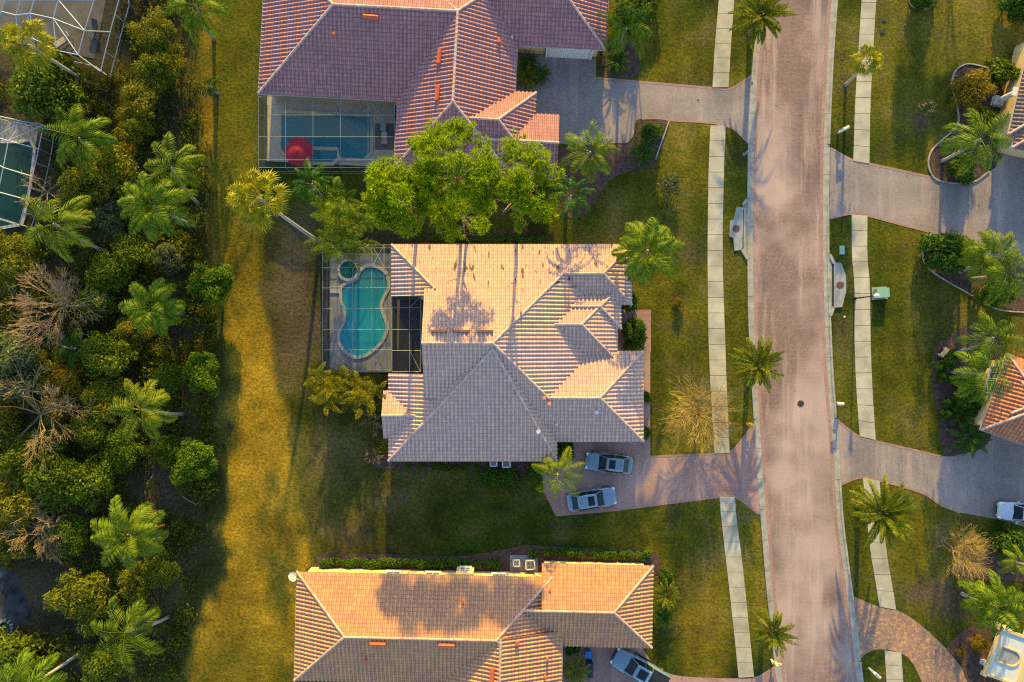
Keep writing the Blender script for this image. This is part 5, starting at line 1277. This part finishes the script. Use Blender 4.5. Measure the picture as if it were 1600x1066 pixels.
def lounger(px, py, rz, label, mat='cream_cushion', group=None, zb=.05):
    p = W(px, py); t = thing('sun_lounger', label, 'lounger', (p.x, p.y, zb), rz, group); f = MB()
    for s in (-1, 1): f.box((0, s * .30, .28), (1.9, .05, .05)); 
    for x in (-.85, .85):
        for s in (-1, 1): f.box((x, s * .30, .13), (.05, .05, .26))
    for k in range(6): f.box((-.8 + k * .32, 0, .285), (.05, .58, .03))
    f.build('frame', M['bronze'], t); c = MB(); c.box((-.28, 0, .35), (1.28, .58, .09)); c.build('seat_cushion', M[mat], t)
    b = MB(); b.face([(.37, -.29, .33), (.37, .29, .33), (.92, .29, .72), (.92, -.29, .72)]); b.face([(.33, -.29, .40), (.88, -.29, .79), (.88, .29, .79), (.33, .29, .40)])
    b.face([(.37, -.29, .33), (.92, -.29, .72), (.88, -.29, .79), (.33, -.29, .40)]); b.face([(.37, .29, .33), (.33, .29, .40), (.88, .29, .79), (.92, .29, .72)]); b.face([(.92, -.29, .72), (.92, .29, .72), (.88, .29, .79), (.88, -.29, .79)]); b.build('backrest', M[mat], t)
    return t
lounger(102, 66, R(35), 'sun lounger under the white pool screen in the top left corner'); lounger(150, 48, R(70), 'narrow lounger near the right side of the top left pool screen', 'cushion')
mb = MB(); p = W(601, 214); mb.box((p.x, p.y, .062), (1.9, 2.6, .025)); tag(mb.build('outdoor_rug', M['cushion']), 'dark rug under the chairs beside the rectangular pool', 'rug')
def chair(px, py, rz, label, group='cushioned chairs on the dark rug'):
    p = W(px, py); t = thing('armchair', label, 'chair', (p.x, p.y, .075), rz, group); f = MB()
    for x in (-.3, .3):
        for y in (-.3, .3): f.box((x, y, .2), (.05, .05, .4))
    for y in (-.33, .33): f.box((0, y, .55), (.62, .07, .05)); f.box((-.27, y, .45), (.05, .05, .2)); f.box((.27, y, .45), (.05, .05, .2))
    f.build('frame', M['bronze'], t); c = MB(); c.box((0.02, 0, .42), (.58, .56, .14)); c.build('seat_cushion', M['cream_cushion'], t); b = MB(); b.box((-.29, 0, .68), (.12, .56, .42)); b.build('backrest', M['cream_cushion'], t)
chair(600, 202, R(-95), 'cream cushioned chair at the upper end of the dark rug'); chair(602, 222, R(92), 'cream cushioned chair at the lower end of the dark rug')
mb = MB(); p = W(612, 212); t = thing('coffee_table', 'small round table between the two cushioned chairs', 'table', (p.x - .65, p.y, .075)); mb.cyl((0, 0, .42), .3, .04, 20); mb.build('table_top', M['coping'], t); mb = MB(); mb.cyl((0, 0, 0), .05, .42, 10); mb.cyl((0, 0, 0), .2, .03, 16); mb.build('pedestal', M['bronze'], t)
# waterfall ledge and steps by the kidney pool
mb = MB(); p = W(524, 453.5); mb.box((p.x, p.y + .33, .10), (1.0, .10, .10)); mb.box((p.x, p.y - .25, .10), (1.0, .10, .10)); mb.box((p.x, p.y + .04, .085), (.98, .48, .06)); tag(mb.build('pool_ledge', M['coping']), 'pale stone ledge at the left side of the kidney pool', 'ledge')
mb = MB(); p = W(614, 524); 
for k in range(17): mb.tube([(p.x, p.y - 2.5 + k * .3, .05), (p.x, p.y - 2.5 + k * .3, .38)], .07, 6)
mb.box((p.x, p.y - .1, .40), (.16, 5.2, .05)); tag(mb.build('low_balustrade', M['coping']), 'low pale balustrade in the dark screened bay', 'balustrade')

# ------------------------------------------------------------------ cars
def loft(mb, st, closed_ends=True):
    """st: list of (x, [(y,z)...]) half sections from the sill over the top centre; mirrored"""
    rows = []
    for x, prof in st:
        full = [(y, z) for y, z in prof] + [(-y, z) for y, z in reversed(prof[:-1])]; i0 = len(mb.v)
        for y, z in full: mb.v.append((x, y, z))
        rows.append((i0, len(full)))
    for (a, n), (b, _) in zip(rows, rows[1:]):
        for k in range(n - 1): mb.f.append((a + k, b + k, b + k + 1, a + k + 1))
    if closed_ends:
        a, n = rows[0]; mb.f.append(tuple(a + k for k in range(n))); b, n = rows[-1]; mb.f.append(tuple(b + k for k in reversed(range(n))))
def wheel(t, x, y, r=.33, w=.22):
    s = 1 if y > 0 else -1; ty = MB(); n = 22; i0 = 0; rows = []
    for yy, rr in ((-w / 2, r * .80), (-w / 2, r * .96), (-w * .3, r), (w * .3, r), (w / 2, r * .96), (w / 2, r * .80)):
        rows.append(len(ty.v)); ty.v.extend((x + rr * math.cos(2 * math.pi * k / n), y + yy, r + rr * math.sin(2 * math.pi * k / n)) for k in range(n))
    for a, b in zip(rows, rows[1:]):
        for k in range(n): ty.f.append((a + k, a + (k + 1) % n, b + (k + 1) % n, b + k))
    ty.f.append(tuple(rows[0] + k for k in range(n))); ty.f.append(tuple(rows[-1] + k for k in reversed(range(n))))
    o = ty.build('wheel', M['rubber'], t, smooth=False); rm_ = MB()
    for k in range(5): a = k * 1.2566; rm_.box((x + .13 * math.cos(a), y + s * (w / 2 + .006), r + .13 * math.sin(a)), (.07, .02, .07))
    rm_.tube([(x, y + s * w * .4, r), (x, y + s * (w / 2 + .012), r)], r * .42, 14); rm_.build('rim', M['chrome'], o)
def car(name, label, cat, px, py, rz, L, Wd, paint, kind='sedan', sunroof=True, z0=.012):
    p = W(px, py, .7); t = thing(name, label, cat, (p.x, p.y, z0), rz); hw = Wd / 2; x0, x1 = -L / 2, L / 2
    tall = kind != 'sedan'; hb = .98 if not tall else 1.12; hood = .90 if not tall else 1.10; roofz = 1.44 if not tall else 1.78
    def sec(x, w, top, crown=.03, low=.28): return (x, [(w * .90, low), (w * .985, low + .12), (w, (low + top) * .5), (w * .985, top - .12), (w * .93, top - .035), (w * .80, top), (0, top + crown)])
    if kind == 'pickup':
        st = [sec(x0, hw * .94, 1.0, 0), sec(x0 + .08, hw * .985, 1.10, 0), sec(x0 + 1.9, hw, 1.12, .02), sec(x0 + 2.2, hw, 1.12, .03), sec(x1 - 1.65, hw, 1.14, .05), sec(x1 - 1.2, hw * .99, 1.13, .06), sec(x1 - .4, hw * .955, 1.07, .06), sec(x1 - .1, hw * .90, .98, .04, .36), sec(x1, hw * .80, .80, .02, .42)]
        gx = [x0 + 1.98, x0 + 2.18, x1 - 2.3, x1 - 1.42]
    else:
        st = [sec(x0, hw * .70, .74, .01, .42), sec(x0 + .10, hw * .86, .90, .02, .34), sec(x0 + .38, hw * .955, .985, .03), sec(x0 + .95, hw * .99, 1.0, .03), sec(0, hw, .98, .03), sec(x1 - 1.55, hw * .99, .98, .04), sec(x1 - 1.0, hw * .98, .93, .05), sec(x1 - .45, hw * .93, .86, .05), sec(x1 - .13, hw * .82, .76, .04, .32), sec(x1, hw * .62, .62, .02, .40)]
        gx = [x0 + .42, x0 + 1.12, x1 - 2.12, x1 - 1.32]
    b = MB(); loft(b, st); b.build('body', M[paint], t, smooth=True)
    gz = hb + .0; g = MB()
    def gs(x, w, z, wt): return (x, [(w, gz - .06), (w * .985, gz + .05), (wt, z), (wt * .6, z + .02), (0, z + .025)])
    loft(g, [gs(gx[0], hw * .80, gz - .04, hw * .74), gs(gx[1], hw * .92, roofz - .04, hw * .66), gs((gx[1] + gx[2]) / 2, hw * .94, roofz, hw * .68), gs(gx[2], hw * .92, roofz - .03, hw * .64), gs(gx[3], hw * .82, gz - .02, hw * .76)])
    g.build('window_glass', M['car_glass'], t, smooth=False)
    r = MB(); loft(r, [(x, [(w, z - .03), (w * .97, z + .005), (w * .6, z + .032), (0, z + .042)]) for x, w, z in ((gx[1] - .10, hw * .655, roofz - .07), (gx[1] + .06, hw * .685, roofz - .02), ((gx[1] + gx[2]) / 2, hw * .70, roofz + .004), (gx[2] - .06, hw * .67, roofz - .02), (gx[2] + .10, hw * .64, roofz - .06))]); ro = r.build('roof', M[paint], t, smooth=True)
    for s in (-1, 1):
        pl = MB(); pl.tube([(gx[3], s * hw * .79, gz - .02), (gx[2] + .05, s * hw * .655, roofz - .03)], .035, 5); pl.tube([(gx[0], s * hw * .77, gz - .03), (gx[1] - .05, s * hw * .675, roofz - .05)], .045, 5)
        pl.tube([((gx[1] + gx[2]) / 2 + .05, s * hw * .95, gz), ((gx[1] + gx[2]) / 2 + .02, s * hw * .70, roofz - .01)], .03, 5); pl.build('pillar', M[paint], t)
        m = MB(); mx = gx[3] - .38; m.box((mx, s * (hw + .10), gz + .06), (.13, .22, .14), 0, .85); m.box((mx + .02, s * (hw - .02), gz + .02), (.06, .16, .05)); m.build('wing_mirror', M[paint], t)
        h = MB(); h.box((x1 - .24 if not tall else x1 - .12, s * hw * .70, .72 if not tall else .90), (.30, .34, .13), -s * .45, .8); h.build('headlight', M['lens'], t)
        k = MB(); k.box((x0 + .12, s * hw * .68, .80 if not tall else .92), (.16, .40, .14), s * .25, .9); k.build('tail_light', M['lens_red'], t)
        dh = MB(); dh.box((.35, s * (hw + .005), .84), (.2, .03, .03)); dh.box((-.62, s * (hw + .005), .85), (.2, .03, .03)); dh.build('door_handle', M['chrome'], t)
        wheel(t, x1 - .92, s * (hw - .12), .34 if not tall else .40); wheel(t, x0 + .95, s * (hw - .12), .34 if not tall else .40)
    if sunroof:
        q = MB(); xs_ = (gx[2] - .78, gx[2] - .16) if kind == 'sedan' else (gx[1] + .25, gx[2] - .25); q.prism([(xs_[0], -hw * .46), (xs_[1], -hw * .46), (xs_[1], hw * .46), (xs_[0], hw * .46)], roofz - .02, roofz + .052); q.build('sunroof', M['car_glass'], ro)
    gr = MB(); gr.box((x1 - .03 if not tall else x1 - .01, 0, .52 if not tall else .68), (.08, hw * .95, .16 if not tall else .34), 0, .95); gr.build('grille', M['black'], t)
    wl_ = MB(); wl_.box((x1 - .5, 0, .30), (.9, hw * 1.5, .1)); wl_.box((x0 + .5, 0, .34), (.9, hw * 1.5, .1)); wl_.build('underbody', M['black'], t)
    if kind == 'pickup':
        c = MB(); c.prism([(x0 + .10, -hw * .86), (x0 + 1.95, -hw * .86), (x0 + 1.95, hw * .86), (x0 + .10, hw * .86)], 1.06, 1.165); c.build('bed_cover', M['black'], t)
        for s in (-1, 1): st_ = MB(); st_.box((.1, s * (hw + .08), .42), (2.2, .18, .06)); st_.build('side_step', M['black'], t)
    else:
        a = MB(); a.box((gx[1] + .12, 0, roofz + .05), (.14, .05, .06), 0, .5); a.build('aerial', M['black'], t)
    return t
car('parked_car', 'silver car parked nose to the palm, nearer the garage of the middle house', 'car', 951.5, 723.5, R(180 - 6), 4.75, 1.86, 'car_silver')
car('parked_car', 'pale blue silver car parked at the lawn edge, nose towards the street', 'car', 924.5, 780, R(9), 4.95, 1.92, 'car_blue')
car('pickup_truck', 'silver pickup with black bed cover slanting across the lower driveway', 'pickup', 1000, 1046, R(180 - 30), 5.9, 2.02, 'car_blue', 'pickup')
car('parked_car', 'white car cut by the right edge, on the grey driveway', 'car', 1596, 801, R(180 - 6), 4.7, 1.86, 'car_white', sunroof=False)

# ------------------------------------------------------------------ things along the street
def mailbox(px, py, rz, label, mat, post='white', extra=True):
    p = W(px, py); t = thing('mailbox', label, 'mailbox', (p.x, p.y, 0), rz, 'mailboxes along the kerb'); q = MB(); q.box((0, 0, .5), (.16, .16, 1.1)); q.box((0, 0, 1.08), (.22, .22, .06), 0, .6); q.box((.16, 0, .82), (.42, .1, .1)); q.build('post', M[post], t)
    b = MB(); n = 8; L_ = .58; w = .30; prof = [(w / 2, 0), (w / 2, .16)] + [(w / 2 * math.cos(math.pi * k / n), .16 + .13 * math.sin(math.pi * k / n)) for k in range(1, n)] + [(-w / 2, .16), (-w / 2, 0)]
    i0 = len(b.v)
    for x in (-.05, L_ - .05): b.v.extend((x, y, 1.12 + z) for y, z in prof)
    m = len(prof)
    for k in range(m): b.f.append((i0 + k, i0 + (k + 1) % m, i0 + m + (k + 1) % m, i0 + m + k))
    b.f.append(tuple(range(m))); b.f.append(tuple(reversed(range(m, 2 * m)))); o = b.build('box', M[mat], t); d = MB(); d.box((L_ - .03, 0, 1.25), (.03, .26, .22)); d.build('door', M[mat], o); fl = MB(); fl.box((.3, .17, 1.36), (.18, .02, .07)); fl.build('flag', M['vent'], o)
    if extra: h = MB(); h.box((.06, 0, .62), (.5, .22, .16)); h.build('newspaper_holder', M[post], t)
    return t
mailbox(1166, 661.5, R(0), 'yellow mailbox at the pink driveway of the middle house', 'yellow', 'yellow'); mailbox(1309, 208, R(25), 'white mailbox at the upper right driveway', 'white')
mailbox(1308, 629.5, R(180), 'pale mailbox at the right driveway facing the road', 'stucco_white', 'stucco_white'); mailbox(1161, 243, R(20), 'grey mailbox below the grey upper driveway', 'concrete', 'concrete')
mailbox(1358, 1044, R(-40), 'white double mailbox at the mottled driveway', 'white'); mailbox(1205, 1031, R(5), 'cream mailbox under the lowest street palm', 'stucco', 'stucco')

def street_lamp():
    p = W(1335, 466.5); t = thing('street_lamp', 'black post lamp with cream lantern leaning over the right pavement', 'street lamp', tuple(p)); Hh = 3.75
    q = MB(); q.cyl((0, 0, 0), .16, .35, 14, .11); q.cyl((0, 0, .35), .075, Hh - .35, 12, .055); q.cyl((0, 0, Hh), .16, .06, 14); q.build('post', M['black'], t)
    g = MB(); g.cyl((0, 0, Hh + .06), .14, .36, 12, .22); lan = g.build('lantern', M['lamp_glass'], t); c = MB(); c.cyl((0, 0, Hh + .42), .25, .05, 14, .24); c.cyl((0, 0, Hh + .47), .20, .14, 14, .04); c.build('cap', M['stucco_white'], lan)
M['lamp_glass'] = plain('lamp_glass', (0.85, 0.74, 0.5), 0.3, 0.05)
street_lamp()
p = W(1380, 457.5, .75); t = thing('transformer_box', 'pale green utility cabinet beside the street lamp', 'utility cabinet', (p.x, p.y, 0), R(4)); mb = MB(); mb.box((0, 0, .04), (1.5, 1.25, .12)); mb.build('pad', M['concrete'], t)
mb = MB(); mb.box((0, 0, .42), (1.18, .9, .64)); mb.prism([(-.61, -.47), (.61, -.47), (.61, .47), (-.61, .47)], .74, .80); mb.build('cabinet', M['green_box'], t); mb = MB(); mb.box((0, -.46, .42), (.9, .03, .5)); mb.build('door', M['green_box'], t)
p = W(1315.5, 391); t = thing('utility_box', 'small green ground box in the verge above the right drain', 'utility box', (p.x, p.y, 0)); mb = MB(); mb.box((0, 0, .03), (.46, .82, .07)); mb.build('lid', M['green_box'], t); mb = MB(); mb.box((0, 0, .02), (.54, .9, .07)); mb.build('rim', M['concrete'], t)
def storm_drain(label, pts, hole, mouth, chips=None):
    c = W(*hole); t = thing('storm_drain', label, 'storm drain', (c.x, c.y, 0), 0, 'kerbside storm drains'); P = ccw([(W(*q).x - c.x, W(*q).y - c.y) for q in pts]); mb = MB(); mb.prism(P, -.05, .17); mb.build('slab', M['concrete'], t)
    m = MB(); m.cyl((0, 0, .165), .36, .022, 24); lid = m.build('manhole_cover', M['iron_red'], t); k = MB()
    for i in range(6): a = i * 1.047; k.cyl((.2 * math.cos(a), .2 * math.sin(a), .185), .03, .008, 8)
    k.build('lift_hole', M['iron'], lid); q = MB(); M0 = ccw([(W(*q_).x - c.x, W(*q_).y - c.y) for q_ in mouth]); q.face([(a, b, .045) for a, b in M0]); q.build('inlet_throat', M['iron'], t)
    return t
storm_drain('concrete storm drain with dark lid beside the left kerb', [(1150, 324), (1160, 325), (1160, 354), (1159, 391), (1147, 392), (1145, 372), (1139, 370), (1140, 345), (1146, 344)], (1149.5, 358), [(1159.5, 328), (1162, 328), (1161.5, 388), (1159.5, 388)])
storm_drain('concrete storm drain with dark lid beside the right kerb', [(1302, 411), (1313, 411), (1321, 432), (1321, 455), (1315, 480), (1302, 481)], (1311.5, 446), [(1299.5, 412), (1302, 412), (1302, 478), (1299.5, 478)])
for pts in ([(1160, 318), (1167, 311), (1175, 312), (1175, 404), (1167, 404), (1160, 392)], [(1286, 397), (1295, 397), (1302, 412), (1302, 478), (1296, 494), (1288, 494)]):
    sheet('drain_apron', [tuple(W(*q)) for q in pts], .028, M['kerb'])
for pts in ([(1160, 321), (1168, 311)], [(1159, 391), (1168, 405)], [(1296, 398), (1303, 412)], [(1302, 480), (1297, 494)]):
    mb = MB(); ribbon(mb, [q[:2] for q in wline(pts)], [(-.14, 0), (-.14, .15), (.14, .15), (.14, 0)]); o = mb.build('kerb_wing', M['kerb']); o['kind'] = 'structure'
def manhole(px, py, r, label, mat='iron'):
    p = W(px, py); t = thing('manhole', label, 'manhole cover', (p.x, p.y, .012)); mb = MB(); mb.cyl((0, 0, 0), r, .012, 28); mb.build('cover', M[mat], t); k = MB(); ribbon(k, [(r * 1.0 * math.cos(a), r * 1.0 * math.sin(a)) for a in [i * 2 * math.pi / 28 for i in range(28)]], [(0, 0), (0, .016), (-.06, .016), (-.06, 0)], True); k.build('rim', M['kerb'], t)
manhole(1251, 631, .33, 'round dark manhole cover in the red road'); manhole(1091, 157, .11, 'tiny round cover in the grey upper driveway')
# air conditioners, bins, dish, bench and small things
def ac_unit(px, py, s, label, group='air conditioners'):
    p = W(px, py, .8); t = thing('air_conditioner', label, 'air conditioner', (p.x, p.y, 0), R(2), group); mb = MB(); mb.box((0, 0, .03), (s * 1.25, s * 1.25, .1)); mb.build('pad', M['concrete'], t); b = MB(); b.box((0, 0, .45), (s, s, .74))
    b.build('casing', M['alu_grey'], t); f = MB(); f.cyl((0, 0, .825), s * .38, .012, 22); fo = f.build('fan_opening', M['black'], t); g = MB()
    for r_ in (.12, .22, .32, .40): ribbon(g, [(s * r_ * math.cos(a), s * r_ * math.sin(a)) for a in [i * 2 * math.pi / 22 for i in range(22)]], [(0, .845), (.018, .845)], True)
    for k in range(4): a = k * 1.571; g.box((s * .2 * math.cos(a), s * .2 * math.sin(a), .850), (s * .4, .02, .008), a)
    g.build('fan_guard', M['alu'], fo); rim = MB(); 
    for sx, sy, lx, ly in ((0, 1, s, .1), (0, -1, s, .1), (1, 0, .1, s), (-1, 0, .1, s)): rim.box((sx * s * .46, sy * s * .46, .835), (lx, ly, .03))
    rim.build('top_rim', M['white'], t)
ac_unit(807, 880, .68, 'smaller air conditioner beside the wall of the lower house'); ac_unit(828.5, 883, .95, 'larger air conditioner beside the wall of the lower house')
ac_unit(771, 723.5, .7, 'air conditioner half under the eave of the middle house, left one'); ac_unit(791, 724.5, .8, 'air conditioner half under the eave of the middle house, right one')
p = W(818, 880); sheet('service_slab', [(p.x - 1.35, p.y - .9), (p.x + 1.45, p.y - .9), (p.x + 1.45, p.y + .8), (p.x - 1.35, p.y + .8)], .04, M['concrete'])
def bin_(px, py, mat, label, rz=0.0):
    p = W(px, py, 1.0); t = thing('wheelie_bin', label, 'bin', (p.x, p.y, .015), rz, 'bins beside the lower driveway'); b = MB(); b.box((0, 0, .50), (.52, .56, .9), 0, 1.12); b.build('body', M[mat], t); l = MB(); l.box((0, .02, .98), (.62, .70, .07), 0, .92); l.build('lid', M[mat], t); h = MB(); h.tube([(-.25, -.38, .92), (.25, -.38, .92)], .02, 6); h.build('handle', M['black'], t)
    for s in (-1, 1): w_ = MB(); w_.tube([(s * .24, -.28, .1), (s * .30, -.28, .1)], .1, 12); w_.build('wheel', M['rubber'], t)
bin_(919, 1024, 'blue_bin', 'bright blue bin beside the lower driveway'); bin_(922, 1042, 'navy_bin', 'dark bin just below the bright blue bin'); bin_(922, 1054, 'navy_bin', 'dark bin lowest in the row beside the lower driveway')
def dish():
    p = W(457, 901.5, 3.0); t = thing('satellite_dish', 'white satellite dish on the corner of the lower house', 'satellite dish', tuple(p), R(35)); d = MB(); c = d.vert((0, .0, 0)); rows = []; tilt = Matrix.Rotation(R(35), 4, 'Y')
    for rr, z in ((.18, .02), (.34, .07), (.46, .13)):
        row = []
        for k in range(20): a = k * math.pi / 10; q = tilt @ Vector((rr * .85 * math.cos(a), rr * math.sin(a), z)); row.append(d.vert(q))
        rows.append(row)
    for k in range(20): d.f.append((c, rows[0][k], rows[0][(k + 1) % 20]))
    for a_, b_ in zip(rows, rows[1:]):
        for k in range(20): d.f.append((a_[k], b_[k], b_[(k + 1) % 20], a_[(k + 1) % 20]))
    d.build('reflector', M['stucco_white'], t, smooth=True); a = MB(); a.tube([(-.1, 0, .0), (.5, 0, .30)], .02, 6); a.box((.52, 0, .34), (.1, .08, .12)); a.build('feed_arm', M['alu_grey'], t); b = MB(); b.tube([(0, 0, -.02), (.1, -.15, -.35), (.45, -.25, -.45)], .03, 6); b.build('mount', M['alu_grey'], t)
dish()
p = W(1471.5, 550.5); t = thing('garden_bench', 'small cream bench with pale ends at the edge of the topiary bed', 'bench', (p.x, p.y, 0), R(48)); mb = MB(); mb.box((0, 0, .46), (1.0, .42, .09)); mb.build('seat', M['stucco'], t)
for s in (-1, 1): mb = MB(); mb.box((s * .42, 0, .21), (.12, .36, .42)); mb.build('leg', M['stucco_white'], t)
p = W(1317, 495.5); t = thing('garden_light', 'tiny pale garden light in the verge below the right drain', 'garden light', (p.x, p.y, 0)); mb = MB(); mb.tube([(0, 0, 0), (0, 0, .35)], .025, 6); mb.build('stake', M['black'], t); mb = MB(); mb.cyl((0, 0, .35), .11, .08, 12, .05); mb.build('lamp_head', M['stucco_white'], t)
for px_, py_, l_, r_, lab in ((116, 541, 2.6, .09, 'pale fallen stem lying in the middle of the wood'), (28, 870, 3.6, .10, 'long pale fallen stem above the bare patch at the left'), (236, 748, 1.1, .05, 'short grey branch on the ground left of the lowest round bright tree'), (296, 782, 1.6, .05, 'thin dead branch on the ground below the lowest round bright tree')):
    p = W(px_, py_); a = R(4 if 'stem' in lab else (60 if 'short' in lab else -30)); d = Vector((math.cos(a), math.sin(a), 0)); mb = MB(); mb.tube([p - d * l_ / 2 + Vector((0, 0, r_)), p + Vector((0, 0, r_ + .06)), p + d * l_ / 2 + Vector((0, 0, r_))], [r_, r_ * .9, r_ * .6], 7); tag(mb.build('fallen_branch', M['palm_bark']), lab, 'branch')
# bare sandy patch, old fire ring and square frame in the wood
sheet('sand_path', [tuple(W(*q)) for q in smooth_line([(20, 890), (36, 925), (50, 960), (20, 985), (-30, 1000), (-40, 880)], 5, True)], .006, M['ash'])
p = W(8, 981); mb = MB(); r = random.Random(3)
for k in range(13): a = k * 2 * math.pi / 13; mb.box((p.x + .75 * math.cos(a), p.y + .75 * math.sin(a), .1), (.3, .22, .22), a + r.uniform(-.3, .3), .8)
tag(mb.build('stone_ring', M['concrete']), 'ring of pale stones on the bare ground at the left edge', 'stone ring')
p = W(165, 134); mb = MB()
for s in (-1, 1): mb.box((p.x, p.y + s * .5, .12), (1.2, .1, .24), R(-14)); 
for s in (-1, 1): mb.box((p.x + s * .52, p.y, .12), (.1, 1.0, .24), R(-14))
tag(mb.build('planter_frame', M['bark']), 'square wooden frame on the ground beside the slanting palm trunk', 'planter frame')
for px_, py_, lab in ((1381, 32, 'dark square ground plate on the upper right lawn, upper one'), (1378, 50, 'dark square ground plate on the upper right lawn, lower one')):
    p = W(px_, py_); mb = MB(); mb.box((p.x, p.y, .03), (.42, .34, .06)); mb.box((p.x, p.y, .065), (.3, .22, .02)); tag(mb.build('ground_plate', M['iron']), lab, 'ground plate', 'dark plates on the upper right lawn')

# porch column and entrance of the right-hand houses
p = W(1556, 160); t = thing('porch_column', 'white round porch column with square base beside the brown roofed house', 'column', (p.x, p.y, 0), R(-13)); mb = MB(); mb.box((0, 0, .25), (.95, .95, .5)); mb.box((0, 0, .54), (.78, .78, .1)); mb.build('base', M['stucco_white'], t); mb = MB(); mb.cyl((0, 0, .59), .29, 2.1, 20, .25); mb.build('shaft', M['stucco_white'], t); mb = MB(); mb.box((0, 0, 2.74), (.72, .72, .12)); mb.box((0, 0, 2.85), (.85, .85, .1)); mb.build('capital', M['stucco_white'], t)
def entrance():
    p = W(1577, 1027, 3.6); t = thing('entrance_porch', 'cream flat roofed entrance with an arched panel on top, lower right corner', 'porch', (p.x, p.y, 0), R(-20)); hx, hy = 1.55, 2.25
    for sx in (.45, 1):
        for sy in (-1, 1): w = MB(); w.box((sx * (hx - .25), sy * (hy - .25), 1.6), (.45, .45, 3.2)); w.build('pillar', M['stucco_white'], t)
    r = MB(); r.box((0, 0, 3.32), (2 * hx, 2 * hy, .3)); r.build('roof', M['stucco_white'], t); c = MB()
    for s in (-1, 1): c.box((0, s * (hy + .02), 3.45), (2 * hx + .36, .24, .3)); c.box((s * (hx + .02), 0, 3.452), (.24, 2 * hy - .2, .3))
    for sx in (-1, 1):
        for sy in (-1, 1): c.box((sx * (hx + .06), sy * (hy + .06), 3.46), (.42, .42, .34))
    c.build('cornice', M['stucco'], t); a = MB(); n = 14; arc = [(-.95, -.75), (.35, -.75)] + [(.35 + .75 * math.cos(x), .75 * math.sin(x)) for x in [(-math.pi / 2 + math.pi * k / n) for k in range(1, n)]] + [(.35, .75), (-.95, .75)]
    ribbon(a, arc, [(-.07, 3.46), (-.07, 3.58), (.07, 3.58), (.07, 3.46)], True); a.build('arch_moulding', M['stucco'], t); q = MB(); q.face([(x, y, 3.485) for x, y in arc]); q.build('arch_panel', M['concrete'], t)
entrance()
p = W(1535, 1030); mb = MB(); mb.box((p.x, p.y, .30), (.36, .05, .5), R(-14)); mb.tube([(p.x, p.y, 0), (p.x, p.y, .2)], .02, 5); tag(mb.build('yard_sign', M['cream_cushion']), 'small pink grey yard sign in the bed before the cream entrance', 'yard sign')
